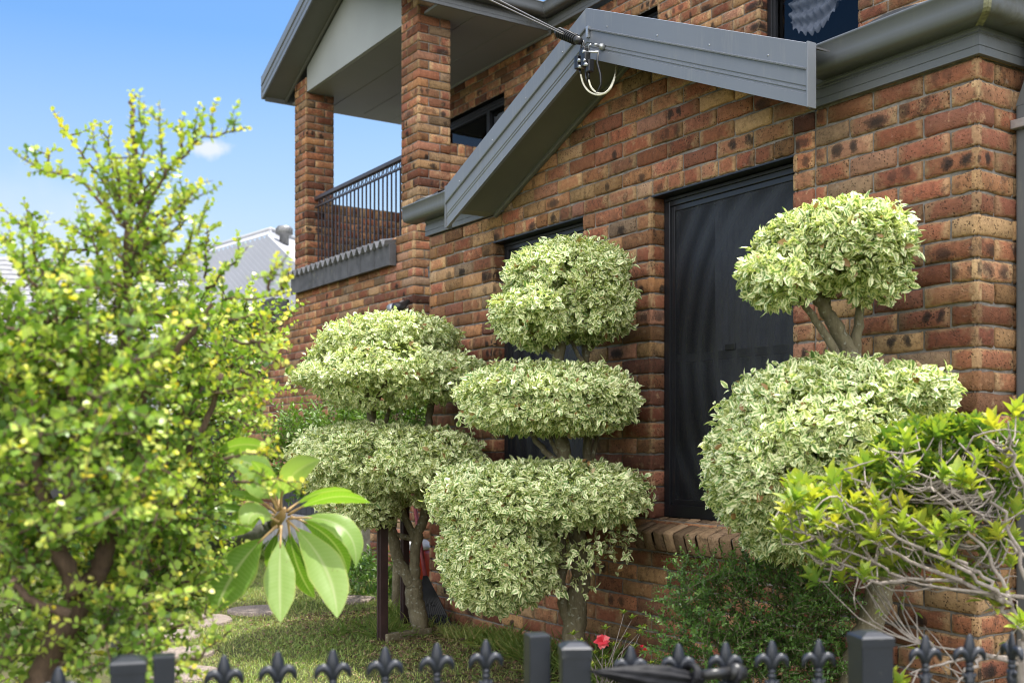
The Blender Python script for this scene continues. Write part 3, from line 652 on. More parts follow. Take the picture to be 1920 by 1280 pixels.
# ---- balcony roof gable and eaves
BXL, BXR, BXA, BYF = -10.08, -6.41, -8.245, .80
rf2 = gable(BXL, BXR, BXA, BYF, 5.36, SLOPE, 1.10, 'bg', 4.5)
rf2.add([(-6.4, 2.36, 5.58), (1.2, 2.36, 5.58), (1.2, 5.5, 6.9), (-9, 5.5, 6.9)], [(0, 1, 2, 3)])
rf2.build('upper_roof', M['tile'], house)
pn = MB()
zz = 5.335
pn.add([(-9.47, 1.115, zz), (-6.69, 1.115, zz), (-6.69, 1.115, 5.36+SLOPE*(BXR+6.69)), (BXA, 1.115, 5.36+SLOPE*(BXA-BXL)), (-9.47, 1.115, 5.36+SLOPE*(-9.47-BXL)),
        (-9.47, 1.16, zz), (-6.69, 1.16, zz), (-6.69, 1.16, 5.5), (BXA, 1.16, 6.14), (-9.47, 1.16, 5.6)], [(0, 1, 2, 3, 4), (5, 6, 1, 0)])
pn.build('gable_panel', M['panel'], house)
ce = MB()
ce.box((-10.06, 1.165, 5.335), (BXR, 2.447, 5.36)); ce.box((-10.06, 2.451, 5.335), (-9.52, 4.4, 5.36))
for y in (1.6, 2.05): ce.box((-9.9, y-.012, 5.329), (BXR-.02, y+.012, 5.3345))
ce.box((-9.47, 2.425, 5.31), (BXR, 2.444, 5.3345)); 
ce.build('balcony_ceiling', M['ceil'], house)
f2 = MB(); g2 = MB()
f2.extrude(fas, (BXR, .83, 5.335), (BXR, 2.40, 5.335), (X1, X1-Y1), UP); f2.extrude(fas, (BXR, 2.40, 5.335), (1.3, 2.40, 5.335), (-Y1+X1, -Y1), UP)
f2.extrude(fas, (BXL+.02, 4.4, 5.335), (BXL+.02, .83, 5.335), -X1, UP)
f2.build('eaves_fascia', M['trim2'], house)
g2.extrude(gut, (BXR+.021, .80, 5.44), (BXR+.021, 2.379, 5.44), (X1, X1-Y1), UP, 0, True, True); g2.extrude(gut, (BXR+.021, 2.379, 5.44), (1.3, 2.379, 5.44), (-Y1+X1, -Y1), UP, 0, True, True)
g2.build('gutter', M['trim2'], house)
js = MB(); js.extrude(gs, (BXR+.021, 2.34, 5.44), (BXR+.021, 2.379, 5.44), (X1, X1-Y1), UP, 0, False); js.extrude(gs, (BXR+.021, 2.379, 5.44), (BXR+.06, 2.379, 5.44), (-Y1+X1, -Y1), UP, 0, False); js.build('gutter_joint_strap', M['trim'], house)
# ---- balcony floor, railing, tile ledge
fl = MB(); fl.box((-9.81, 1.07, 3.02), (-6.70, 2.44, 3.16)); fl.build('balcony_floor', M['block'], house)
ra = MB(); ra.box((-9.47, 1.20, 4.08), (-7.03, 1.26, 4.125), 0, .012)
rail = ra.build('railing', M['rail'], house)
r2 = MB(); r2.box((-9.47, 1.215, 4.00), (-7.03, 1.24, 4.015)); r2.box((-9.47, 1.212, 3.215), (-7.03, 1.245, 3.245), 0, .005); r2.build('rail', M['rail'], rail)
n = 24
for k in range(n):
    x = -9.40+k*(2.30/(n-1)); b_ = MB(); b_.box((x-.007, 1.22, 3.245), (x+.007, 1.234, 4.00)); b_.build('baluster', M['rail'], rail)
rr = MB()
for k in range(n-1):
    x = -9.40+(k+.5)*(2.30/(n-1)); pts = [(x+.036*math.cos(t), 1.227, 4.047+.031*math.sin(t)) for t in np.linspace(0, 2*math.pi, 13)]; rr.tube(pts, .006, 5, caps=False)
rr.build('ring_row', M['rail'], rail)
lt = MB()
z0, z1 = 2.985, 3.185; n = 8; x0, x1 = -9.62, -7.05
for k in range(n):
    a = x0+(x1-x0)*k/n; b_ = x0+(x1-x0)*(k+1)/n-.006; lt.box((a, .975, z0), (b_, 1.0, z1), 0, .004)
lt.box((x0+.01, 1.0, z0+.01), (x1-.01, 1.046, z1+.01)); lt.box((x1-.004, .972, z0-.003), (x1+.02, 1.046, z1+.003), 0, .003)
ledge = lt.build('tile_ledge', M['tile'], house)
wv = MB(); P = []; n = 150
for k in range(n+1):
    x = x0-.06+(x1-x0+.06)*k/n; P.append((x, 3.212+.034*math.sin((x-x0)/.135*2*math.pi)))
wv.add([(x, .93, z) for x, z in P]+[(x, 1.20, z+.05) for x, z in P]+[(x, .93, z-.014) for x, z in P]+[(x, 1.2, z+.036) for x, z in P], [(i, i+1, n+2+i, n+1+i) for i in range(n)]+[(2*n+2+i, 2*n+3+i, i+1, i) for i in range(n)]+[(3*n+3+i, 3*n+4+i, 2*n+3+i, 2*n+2+i) for i in range(n)], 0, False)
wv.build('wavy_tile', M['gtile'], ledge)
# ---- eave of the left wing
lw = MB(); lg = MB()
lw.extrude(fas, (-11.9, 1.04, 2.74), (-9.84, 1.04, 2.74), A_, UP); lw.build('eaves_fascia', M['trim2'], house)
lg.extrude([(a*1.2, b_*1.2) for a, b_ in gut], (-11.9, 1.018, 2.82), (-9.85, 1.018, 2.82), A_, UP, 0, True, True); lg.box((-9.853, .87, 2.73), (-9.84, 1.03, 2.96)); lg.build('gutter', M['trim2'], house)
lr = MB(); lr.add([(-12, .86, 2.955), (-9.83, .86, 2.975), (-9.83, 3.2, 3.9), (-12, 3.2, 3.9), (-12, .86, 2.93), (-9.83, .86, 2.95)], [(0, 1, 2, 3), (4, 5, 1, 0)]); lr.build('side_roof', M['tile'], house)
# small porch gutter end and white rainhead between the two wings
pg = MB(); pg.extrude([(a, b_) for a, b_ in gut], (-6.45, 1.20, 2.78), (-4.45, 1.20, 2.78), A_, UP, 0, True, True); pg.build('gutter', M['trim2'], house)
ph = MB(); ph.box((-6.35, 1.22, 2.9), (-6.05, 1.30, 3.15), 0, .01); ph.build('rainhead', M['wwall'], house)
# security light on the lower wall
c0 = onY(745, 580, .98)
sl = empty('security_light', c0, 'grey twin security light fixed on brick wall above round shrub', 'light')
m_ = MB(); m_.box((c0.x-.16, .99, c0.z-.03), (c0.x+.12, 1.045, c0.z+.03), 0, .012); m_.build('bracket', M['galv'], sl)
for dx in (.06, .16):
    m_ = MB(); q = c0+Vector((dx, -.02, .02)); m_.tube([q+Vector((0, .06, .05)), q, q+Vector((.02, -.05, -.02)), q+Vector((.03, -.10, -.04))], [.02, .035, .05, .052], 12); m_.build('lamp_head', M['blackpl'] if dx > .1 else M['galv'], sl)

# ---- curtains behind the glass
def curtain(name, xl, xr, y, z0, z1, label, fold=.055, edge=0.0, amp=.018):
    V = []; n = 120; nz = 14
    for j in range(nz+1):
        for i in range(n+1):
            u = i/n; x = xl+(xr-xl)*u; z = z0+(z1-z0)*j/nz
            yy = y+amp*math.sin(u*(xr-xl)/fold*2*math.pi*.5+1.3*math.sin(u*7))+.006*math.sin(u*91+j*.4)
            if edge and j == 0: z += edge*abs(math.sin(u*(xr-xl)*26))
            V.append((x, yy, z))
    m = MB(); m.add(V, [(j*(n+1)+i, j*(n+1)+i+1, (j+1)*(n+1)+i+1, (j+1)*(n+1)+i) for j in range(nz) for i in range(n)], 0, True)
    return tag(m.build(name, M['sheer']), label, 'curtain')
curtain('sheer_curtain', -1.66, -.99, .20, .92, 2.52, 'pleated sheer curtain behind the tall window right of the brick pier', .30, 0, .008)
curtain('sheer_curtain', -3.15, -2.62, .20, .92, 2.5, 'pleated sheer curtain behind the window shaded by the three tier topiary', .30, 0, .008)
curtain('sheer_curtain', -7.76, -7.36, UY+.17, 3.5, 4.86, 'pale curtain behind the balcony sliding window', .12)
# scalloped lace swag in the far right upper window
V = []; n = 60; nz = 24
for j in range(nz+1):
    for i in range(n+1):
        u = i/n; v = j/nz; x = -3.44+.56*u
        zt = 4.80; zb_ = 4.52-.20*math.sin(u*math.pi)**.8+.10*u
        z = zt+(zb_-zt)*v+ (.016*math.sin(u*60)*v); V.append((x, UY+.20+.03*math.sin(v*22+3*math.sin(u*math.pi))*(1-.3*v)+.008*math.sin(u*50), z))
m_ = MB(); m_.add(V, [(j*(n+1)+i, j*(n+1)+i+1, (j+1)*(n+1)+i+1, (j+1)*(n+1)+i) for j in range(nz) for i in range(n)], 0, True)
tag(m_.build('lace_swag', M['sheer']), 'frilled lace swag curtain in the upper window beside the roof gutter', 'curtain')

# ================================================================== PLANTS
def unit(v): return v/np.maximum(np.linalg.norm(v, axis=-1, keepdims=True), 1e-9)
def leaves(P, Dv, Nv, Ln, Wd, rnd, curl=.12, fold=.10, full=True):
    """P base points, Dv direction, Nv face normal, Ln length, Wd width -> verts, face arrays, attr"""
    n = len(P); Dv = unit(Dv); Sv = unit(np.cross(Dv, Nv)); Nv = np.cross(Sv, Dv)
    t = np.array([0, .34, .34, .34, .70, .70, .70, 1.0]); a = np.array([0, -.5, 0, .5, -.40, 0, .40, 0])
    h = np.array([0, fold, 0, fold, fold*.7-curl*.35, -curl*.35, fold*.7-curl*.35, -curl])
    V = P[:, None, :]+Dv[:, None, :]*(t[None, :, None]*Ln[:, None, None])+Sv[:, None, :]*(a[None, :, None]*Wd[:, None, None])+Nv[:, None, :]*(h[None, :, None]*Ln[:, None, None])
    tri = np.array([[0, 2, 1], [0, 3, 2], [4, 5, 7], [5, 6, 7]]); qd = np.array([[1, 2, 5, 4], [2, 3, 6, 5]])
    b = (np.arange(n)*8)[:, None, None]
    A = np.stack([np.broadcast_to(np.array([0, -1, 0, 1, -1, 0, 1, 0.]), (n, 8)), np.broadcast_to(t, (n, 8)), np.broadcast_to(rnd[:, None], (n, 8))], -1)
    return V.reshape(-1, 3), [(tri[None]+b).reshape(-1, 3), (qd[None]+b).reshape(-1, 4)], A.reshape(-1, 3)
def randdir(n):
    v = rng.normal(size=(n, 3)); return unit(v)
def lump(d, seed, amp, k=3.0):
    r = np.random.default_rng(seed); s = np.zeros(len(d))
    for _ in range(7):
        w = r.normal(size=3)*k; s += np.sin(d@w+r.uniform(0, 6.28))
    return 1+amp*s/3.5
def pad(center, rad, n, seed, e=.8, amp=.10, llen=.0415, lw=.0205, trim=None, under=.5, sparse=None, inner=.25):
    """clipped foliage pad: shoots of 3-5 leaves over a squarish ellipsoid shell, thinner underneath, some leaves inside"""
    global rng
    rng = np.random.default_rng(seed)
    n = int(n*1.2); ns = n//4
    d = randdir(ns*2)
    keep = rng.random(len(d)) < np.where(d[:, 2] < -.25, under, 1.0); d = d[keep]
    pe = 2/e; q = d/(np.sum(np.abs(d)**pe, axis=1, keepdims=True)**(1/pe))
    rad = np.array(rad)
    R = lump(d, seed+5, amp)[:, None]*np.where(rng.random((len(d), 1)) < inner, rng.uniform(.55, .92, (len(d), 1)), rng.normal(1.0, .028, (len(d), 1)))
    stray = rng.random((len(d), 1)) < .085
    R = np.where(stray, lump(d, seed+5, amp)[:, None]*rng.uniform(1.03, 1.15, (len(d), 1)), R)
    P = q*rad*R
    holes_ = lump(d, seed+77, 1.0, 8.0) < .36
    hk = ~(holes_ & (R[:, 0] > .8) & (rng.random(len(d)) < .8)); P = P[hk]; q = q[hk]; d = d[hk]
    nrm = unit(np.sign(q)*np.abs(q)**(pe-1)/rad)
    C = np.array(center)+P@CAMROT
    nrm = nrm@CAMROT
    if trim is not None:
        k = trim(C); C, nrm = C[k], nrm[k]
    C, nrm = C[:ns], nrm[:ns]
    k = 4; m = len(C)
    ax = unit(nrm*.75+randdir(m)*.55+np.array([0, 0, .30]))
    # leaves of a shoot spread around its axis
    t1 = unit(np.cross(ax, randdir(m))); t2 = np.cross(ax, t1)
    Ps, Ds, Ns, Ls, Ws, Rs = [], [], [], [], [], []
    ph = rng.uniform(0, 6.28, m); sr = rng.random(m)
    for j in range(k):
        w = ph+j*6.28/k+rng.normal(0, .3, m); til = rng.uniform(.5, 1.25, m)
        rd = t1*np.cos(w)[:, None]+t2*np.sin(w)[:, None]
        D = ax*np.cos(til)[:, None]+rd*np.sin(til)[:, None]
        D = unit(D+np.array([0, 0, -.22]))
        Nn = unit(ax*np.sin(til)[:, None]-rd*np.cos(til)[:, None]+randdir(m)*.35)
        Ps.append(C-ax*.012*j); Ds.append(D); Ns.append(Nn)
        l = llen*rng.uniform(.5, 1.22, m); Ls.append(l); Ws.append(l*lw/llen*rng.uniform(.85, 1.2, m)); Rs.append(np.clip(sr*.6+rng.random(m)*.4, 0, 1))
    return leaves(np.concatenate(Ps), np.concatenate(Ds), np.concatenate(Ns), np.concatenate(Ls), np.concatenate(Ws), np.concatenate(Rs))
# pads are shaped in the frame (right, away, up) of the person looking at the bed
CAMROT = np.array([tuple(RT), tuple(FW), (0, 0, 1)])
def merge(parts):
    V = []; T = []; Q = []; A = []; b = 0
    for v, (t, q), a in parts:
        V.append(v); T.append(t+b); Q.append(q+b); A.append(a); b += len(v)
    return np.concatenate(V), [np.concatenate(T), np.concatenate(Q)], np.concatenate(A)
def ppad(px0, px1, py0, py1, Z, n, seed, dep=None, **k):
    """pad from its extent in the picture at distance Z, built at real size"""
    c = at((px0+px1)/2, (py0+py1)/2, Z); rx = (px1-px0)/2*Z/F*.895-.004; rz_ = (py1-py0)/2*Z/F*.90-.004
    return pad(tuple(c), (rx, dep or rx*.8, rz_), n, seed, **k)
def limb(m, pts, Z, r0, r1, mi=0, n=9, jit=.004, zj=0):
    P = []; pts_ = pts
    for i in range(len(pts_)-1):
        a, b = pts_[i], pts_[i+1]; ns = 5
        for j in range(ns+(1 if i == len(pts_)-2 else 0)):
            u = j/ns; P.append((a[0]+(b[0]-a[0])*u, a[1]+(b[1]-a[1])*u, (a[2]+(b[2]-a[2])*u) if len(a) > 2 else 0))
    # smooth
    for _ in range(2): P = [P[0]]+[tuple((P[i-1][k]+2*P[i][k]+P[i+1][k])/4 for k in range(3)) for i in range(1, len(P)-1)]+[P[-1]]
    W = [at(p[0], p[1], Z+p[2])+Vector((random.gauss(0, jit), random.gauss(0, jit), 0)) for p in P]
    R = [(r0+(r1-r0)*i/(len(W)-1))*(1+random.uniform(-.06, .06)) for i in range(len(W))]
    m.tube(W, R, n, mi)
    return W

# ---- topiary trees
ZA, ZB, ZC = 7.15, 5.75, 4.2
def trim_wall(C): return C[:, 1] < -.03
# left tree
base = onG(790, 1192)
ta = empty('topiary_tree', base, 'mushroom topped variegated topiary tree behind the maroon steel post', 'tree', 'clipped variegated topiary trees along the wall')
m_ = MB()
limb(m_, [(790, 1196), (783, 1150), (776, 1112), (774, 1092)], ZA+.1, .062, .056, n=12)
limb(m_, [(775, 1100), (778, 1060), (781, 1016), (795, 970), (806, 900), (790, 830)], ZA+.1, .040, .026)
limb(m_, [(772, 1096), (758, 1070), (744, 1045), (735, 1000), (733, 960), (725, 900), (705, 840), (697, 770), (690, 730)], ZA+.1, .042, .03)
limb(m_, [(781, 1018), (765, 980), (752, 950), (748, 900)], ZA+.1, .026, .02); limb(m_, [(735, 1000), (758, 1006), (779, 1010)], ZA+.1, .018, .022)
limb(m_, [(790, 850), (803, 790), (812, 740), (822, 700)], ZA+.1, .028, .018); limb(m_, [(806, 760), (830, 735), (850, 715)], ZA+.1, .016, .01); limb(m_, [(720, 850), (722, 790), (740, 740)], ZA+.1, .02, .012)
limb(m_, [(690, 760), (640, 740), (610, 720)], ZA, .014, .007); limb(m_, [(698, 770), (720, 720), (740, 690)], ZA+.1, .02, .01)
m_.build('trunk', M['bark'], ta)
v, f_, a_ = merge([ppad(600, 868, 588, 690, ZA, 9000, 11, dep=.42, amp=.12), ppad(550, 905, 640, 765, ZA-.05, 13000, 12, dep=.52, amp=.14, under=.35), ppad(770, 916, 655, 745, ZA-.05, 2000, 16, dep=.32, amp=.14, under=.4)])
np_mesh('crown', v, f_, M['vari'], ta, a_)
v, f_, a_ = merge([ppad(545, 905, 790, 925, ZA-.05, 13000, 13, dep=.55, amp=.09, e=.65), ppad(600, 760, 850, 1000, ZA-.1, 5200, 14, dep=.34, amp=.12, under=.8, inner=.4), ppad(730, 880, 830, 950, ZA, 3600, 15, dep=.3, amp=.15, under=.6, inner=.4)])
np_mesh('crown', v, f_, M['vari'], ta, a_)
# middle tree
base = onG(1075, 1240)
tb = empty('topiary_tree', base, 'three tiered variegated topiary tree in front of the left dark window', 'tree', 'clipped variegated topiary trees along the wall')
m_ = MB()
limb(m_, [(1078, 1245), (1076, 1190), (1080, 1130), (1090, 1080), (1086, 1020), (1070, 940), (1058, 860), (1050, 790), (1045, 720), (1048, 660), (1052, 610)], ZB, .062, .024, n=12)
limb(m_, [(1072, 1180), (1056, 1140), (1052, 1090), (1055, 1030), (1040, 960)], ZB, .034, .02)
limb(m_, [(1086, 960), (1100, 870), (1104, 800), (1100, 720), (1098, 660), (1092, 620), (1080, 590)], ZB+.1, .026, .014); limb(m_, [(1100, 670), (1112, 640), (1120, 610)], ZB+.1, .014, .01)
limb(m_, [(1060, 880), (1025, 850), (1000, 820), (985, 790)], ZB, .020, .012); limb(m_, [(1052, 860), (1030, 820), (1020, 790)], ZB, .014, .01); limb(m_, [(1045, 670), (1010, 640), (990, 628)], ZB, .016, .009); limb(m_, [(1112, 860), (1122, 810), (1130, 780)], ZB+.1, .014, .009)
limb(m_, [(1098, 690), (1075, 650), (1060, 620)], ZB+.05, .012, .01)
m_.build('trunk', M['bark'], tb)
v, f_, a_ = merge([ppad(936, 1190, 446, 610, ZB, 11500, 21, dep=.36, amp=.12, e=.92), ppad(914, 1080, 535, 648, ZB-.05, 4600, 22, dep=.34, amp=.16, under=.55, e=.95), ppad(1030, 1194, 515, 642, ZB, 5000, 23, dep=.34, amp=.16, under=.5, e=.95)])
np_mesh('crown', v, f_, M['vari'], tb, a_, )
v, f_, a_ = merge([ppad(868, 1198, 682, 815, ZB, 17000, 24, dep=.46, amp=.09, under=.8, e=.68)])
np_mesh('crown', v, f_, M['vari'], tb, a_)
v, f_, a_ = merge([ppad(800, 1215, 862, 985, ZB, 15000, 25, dep=.50, amp=.07, e=.6, under=.8), ppad(815, 1040, 900, 1150, ZB-.1, 16000, 26, dep=.36, amp=.10, under=.9), ppad(985, 1215, 940, 1080, ZB-.05, 460, 27, dep=.3, amp=.25, under=1, inner=.6), ppad(1000, 1130, 1000, 1130, ZB-.2, 170, 28, dep=.2, amp=.3, under=1, inner=.6)])
np_mesh('crown', v, f_, M['vari'], tb, a_)
# right tree
base = onG(1600, 1330)
tc = empty('topiary_tree', at(1612, 1330, ZC+.12), 'two tiered variegated topiary tree with a leaning trunk before the right dark window', 'tree', 'clipped variegated topiary trees along the wall')
tc.location.z = 0
m_ = MB()
limb(m_, [(1580, 1400), (1612, 1230), (1632, 1165), (1658, 1100), (1655, 1000), (1630, 850), (1605, 720), (1592, 660), (1560, 605), (1545, 575), (1520, 545), (1505, 525)], ZC+.1, .062, .018, n=12)
limb(m_, [(1600, 690), (1610, 620), (1612, 570), (1600, 530)], ZC+.1, .024, .014); limb(m_, [(1548, 582), (1550, 545), (1555, 520)], ZC+.1, .016, .011); limb(m_, [(1578, 680), (1545, 620), (1510, 575), (1490, 550)], ZC+.05, .017, .012)
m_.build('trunk', M['bark'], tc)
v, f_, a_ = merge([ppad(1404, 1706, 378, 548, ZC, 10500, 31, dep=.27, amp=.13, under=.3, e=.98), ppad(1386, 1540, 455, 582, ZC-.05, 2000, 32, dep=.20, amp=.16, under=.45, e=1.0), ppad(1580, 1700, 460, 572, ZC, 1200, 33, dep=.20, amp=.17, under=.35, e=.95)])
np_mesh('crown', v, f_, M['vari'], tc, a_)
v, f_, a_ = merge([ppad(1342, 1700, 666, 1000, ZC-.05, 15500, 34, dep=.36, amp=.07, under=.9, e=.85), ppad(1560, 1766, 685, 800, ZC, 4300, 35, dep=.36, amp=.13, under=.7), ppad(1328, 1500, 770, 990, ZC-.08, 5000, 36, dep=.30, amp=.10, under=.9), ppad(1400, 1620, 930, 1050, ZC-.05, 4200, 37, dep=.28, amp=.15, under=1)])
np_mesh('crown', v, f_, M['vari'], tc, a_)

# ---- generic twiggy foliage
class Twigs:
    def __init__(s): s.P = []; s.D = []; s.N = []; s.L = []; s.W = []; s.R = []; s.m = MB()
    def twig(s, pts, step, ll, wr, r0=.003, tip=.75, base=.2, spread=.9, pair=True, thin=.5):
        pts = [Vector(p) for p in pts]
        s.m.tube(pts, [r0*(1-.75*i/(len(pts)-1)) for i in range(len(pts))], 4)
        tot = sum((pts[i+1]-pts[i]).length for i in range(len(pts)-1)); d = step; k = 0; acc = 0
        for i in range(len(pts)-1):
            seg = pts[i+1]-pts[i]; l = seg.length
            if l < 1e-6: continue
            t = seg/l; a = t.cross(Vector((random.gauss(0, 1), random.gauss(0, 1), random.gauss(0, 1)))).normalized(); b = t.cross(a)
            while d < acc+l:
                p = pts[i]+t*(d-acc); u = d/tot; w0 = k*1.57+random.uniform(-.4, .4)
                for sg in ((0, math.pi) if pair else (0,)):
                    w = w0+sg; o = a*math.cos(w)+b*math.sin(w)
                    D = (o*spread+t*random.uniform(.3, .9)+Vector((0, 0, .25))).normalized()
                    s.leaf(p, D, (t*.6+Vector((0, 0, .6))-o*.3+Vector((random.gauss(0, .3), random.gauss(0, .3), random.gauss(0, .3)))), ll*random.uniform(.7, 1.2)*(1-.35*max(0, u-.6)/.4), wr, min(1, max(0, base+(tip-base)*u**1.5+random.gauss(0, .12))))
                d += step*random.uniform(.75, 1.25); k += 1
            acc += l
    def leaf(s, p, D, N, l, wr, r):
        s.P.append(tuple(p)); s.D.append(tuple(D)); s.N.append(tuple(N)); s.L.append(l); s.W.append(l*wr*random.uniform(.85, 1.15)); s.R.append(r)
    def mesh(s, name, mat, parent, **k):
        v, f_, a_ = leaves(np.array(s.P), np.array(s.D), np.array(s.N), np.array(s.L), np.array(s.W), np.array(s.R), **k)
        return np_mesh(name, v, f_, mat, parent, a_)
def curve3(p, d, l, n=5, bend=.25, up=.0):
    P = [Vector(p)]; d = Vector(d).normalized()
    for i in range(n):
        d = (d+Vector((random.gauss(0, bend), random.gauss(0, bend), random.gauss(0, bend)+up))*.5).normalized(); P.append(P[-1]+d*(l/n))
    return P

# ---- jade bush in the left foreground
random.seed(21)
JZ = 2.55
jb = empty('jade_bush', at(70, 1300, JZ), 'big jade bush with tiny round yellow green leaves and thin top shoots by the gate', 'bush'); jb.location.z = 0
m_ = MB()
b0 = at(70, 1300, JZ); b0g = Vector((b0.x, b0.y, 0))
m_.tube([b0g, b0g.lerp(b0, .5)+Vector((.01, 0, 0)), b0], [.044, .038, .034], 10)
limb(m_, [(70, 1300), (95, 1235), (118, 1175), (140, 1135), (148, 1100)], JZ, .034, .029, n=10)
limb(m_, [(146, 1112), (125, 1060), (98, 1010), (88, 960), (70, 880), (60, 800)], JZ-.05, .023, .010)
limb(m_, [(146, 1112), (175, 1085), (195, 1050), (204, 1005), (190, 930), (185, 860), (210, 760), (235, 660), (240, 560), (243, 450), (252, 350), (249, 250), (247, 178)], JZ+.05, .026, .0035)
limb(m_, [(98, 1010), (130, 940), (150, 860), (140, 760), (120, 680)], JZ-.1, .018, .006); limb(m_, [(195, 1050), (270, 985), (330, 900), (380, 800), (420, 700)], JZ+.2, .016, .006)
limb(m_, [(204, 1005), (290, 960), (340, 940)], JZ+.2, .012, .006); limb(m_, [(185, 860), (260, 760), (330, 660), (400, 570)], JZ+.1, .014, .005); limb(m_, [(130, 1150), (60, 1130), (20, 1080)], JZ-.15, .012, .006)
m_.build('trunk', M['jbark'], jb)
tw = Twigs()
def pl(seq, Z, jit=.006):
    P = [at(x, y, Z) for x, y in seq]; out = []
    for i in range(len(P)-1):
        for j in range(4): out.append(P[i].lerp(P[i+1], j/4)+Vector((random.gauss(0, jit), random.gauss(0, jit), random.gauss(0, jit)))*.5)
    out.append(P[-1]); return out
tops = [[(246, 470), (244, 400), (242, 330), (240, 260)], [(225, 420), (222, 350), (220, 290)], [(262, 430), (275, 370), (290, 330)], [(235, 430), (200, 380), (175, 340)], [(250, 430), (262, 380), (262, 320)], [(240, 500), (190, 440), (150, 400)], [(255, 480), (300, 430), (330, 400)], [(244, 540), (246, 480), (248, 430)], [(250, 420), (252, 340), (249, 250), (247, 172)], [(262, 340), (268, 260), (270, 190)], [(246, 450), (300, 345), (365, 268), (440, 243), (469, 241)], [(310, 330), (300, 260), (297, 195)], [(335, 300), (340, 250), (337, 222)],
        [(355, 275), (370, 250), (376, 232)], [(225, 400), (185, 330), (140, 270), (98, 206)], [(215, 370), (180, 290), (172, 228)], [(225, 360), (206, 290), (203, 232)], [(210, 400), (150, 335), (80, 318), (20, 278)],
        [(95, 325), (90, 290), (90, 282)], [(240, 470), (300, 400), (345, 370), (376, 350)], [(250, 520), (320, 440), (350, 410), (386, 404)], [(335, 420), (340, 385), (345, 365)], [(230, 450), (160, 440), (100, 415)],
        [(200, 470), (120, 470), (60, 440), (0, 385)], [(75, 470), (60, 420), (45, 375)], [(40, 520), (25, 480), (8, 445)], [(70, 540), (30, 490), (12, 415)], [(80, 520), (60, 450), (45, 400)], [(330, 500), (365, 440), (380, 420)],
        [(380, 520), (390, 460), (388, 420)], [(390, 540), (430, 500), (465, 462)], [(505, 545), (510, 515), (528, 492)], [(530, 545), (535, 525), (541, 506)], [(420, 560), (480, 560), (548, 545)], [(430, 600), (490, 590), (525, 610)],
        [(440, 640), (500, 640), (548, 655)], [(470, 640), (510, 670), (545, 690)], [(455, 690), (485, 720), (488, 765)], [(430, 780), (470, 800), (508, 797)], [(420, 860), (470, 850), (520, 842)], [(440, 905), (500, 898), (575, 908)],
        [(400, 740), (470, 725), (512, 720)], [(300, 1250), (370, 1235), (405, 1205), (432, 1183)], [(320, 1180), (380, 1160), (405, 1140)], [(330, 1100), (380, 1080), (400, 1060)], [(330, 1270), (340, 1255), (345, 1243)], [(250, 560), (320, 500), (360, 470)], [(230, 540), (150, 520), (90, 500)],
        [(180, 560), (120, 500), (110, 450)], [(290, 420), (330, 395), (372, 352)], [(255, 380), (290, 330), (310, 310)], [(240, 380), (222, 330), (232, 300)]]
for q in tops:
    Z = JZ+random.uniform(-.15, .2)
    tw.twig(pl(q, Z), .0135, .0200, .84, .0042, .88, .48, spread=1.0)
    P = pl(q, Z)
    for k in range(2, len(P)-2, 1):
        if random.random() < .6:
            t = (P[k+1]-P[k]).normalized(); dd = (Vector((random.gauss(0, 1), random.gauss(0, 1), random.gauss(.5, 1))).normalized()+t*.5)
            tw.twig(curve3(P[k], dd, random.uniform(.03, .09), 3), .014, .017, .85, .002, .8, .4)
blobs = [(190, 730, 250, 150, 250, .42), (110, 900, 150, 240, 240, .35), (290, 850, 150, 160, 200, .38), (410, 670, 100, 90, 100, .3), (330, 950, 90, 110, 90, .3), (40, 740, 90, 110, 80, .3), (250, 1110, 90, 120, 110, .3), (30, 1150, 80, 150, 90, .22),
         (250, 530, 80, 50, 34, .2), (240, 450, 50, 40, 14, .12), (310, 1060, 60, 80, 40, .22), (40, 570, 80, 70, 46, .25), (60, 640, 90, 40, 30, .25), (350, 610, 100, 40, 34, .25), (200, 1220, 80, 60, 40, .2), (470, 650, 50, 30, 14, .18), (370, 840, 60, 70, 44, .25), (70, 1220, 80, 60, 40, .25), (10, 900, 60, 300, 80, .3)]
for (bx, by, rx, ry, n, dz) in blobs:
    for _ in range(int(n*1.35)):
        w = random.uniform(0, 6.28); r = math.sqrt(random.random()); x = bx+rx*r*math.cos(w); y = by+ry*r*math.sin(w)
        Z = JZ+random.gauss(0, dz*.6)+(min(.75, (x-250)/220) if x > 250 else 0); Z = max(1.95, Z)
        if y > 980 and random.random() < .94:
            tx = 145-(y-1100)*.33 if y > 1100 else 145
            if abs(x-tx) < 62 or abs(x-205) < 30 and y < 1110: Z = JZ+.22+random.random()*.4
        p = at(x, y, Z); out = Vector((math.cos(w)*.6, 0, -math.sin(w)*.6)); dd = RT*(out.x)+UP*(out.z+random.uniform(-.2, .9))+Vector((random.gauss(0, .6), random.gauss(0, .6), random.gauss(0, .3)))
        tw.twig(curve3(p, dd, random.uniform(.07, .17), 4, .3), .0155, .0205, .84, .0026, random.choice((.6, .75, .95)), random.uniform(.1, .45))
np.random.seed(3)
tw.mesh('foliage', M['jade'], jb, curl=.05, fold=.06); tw.m.build('twigs', M['jbark'], jb)

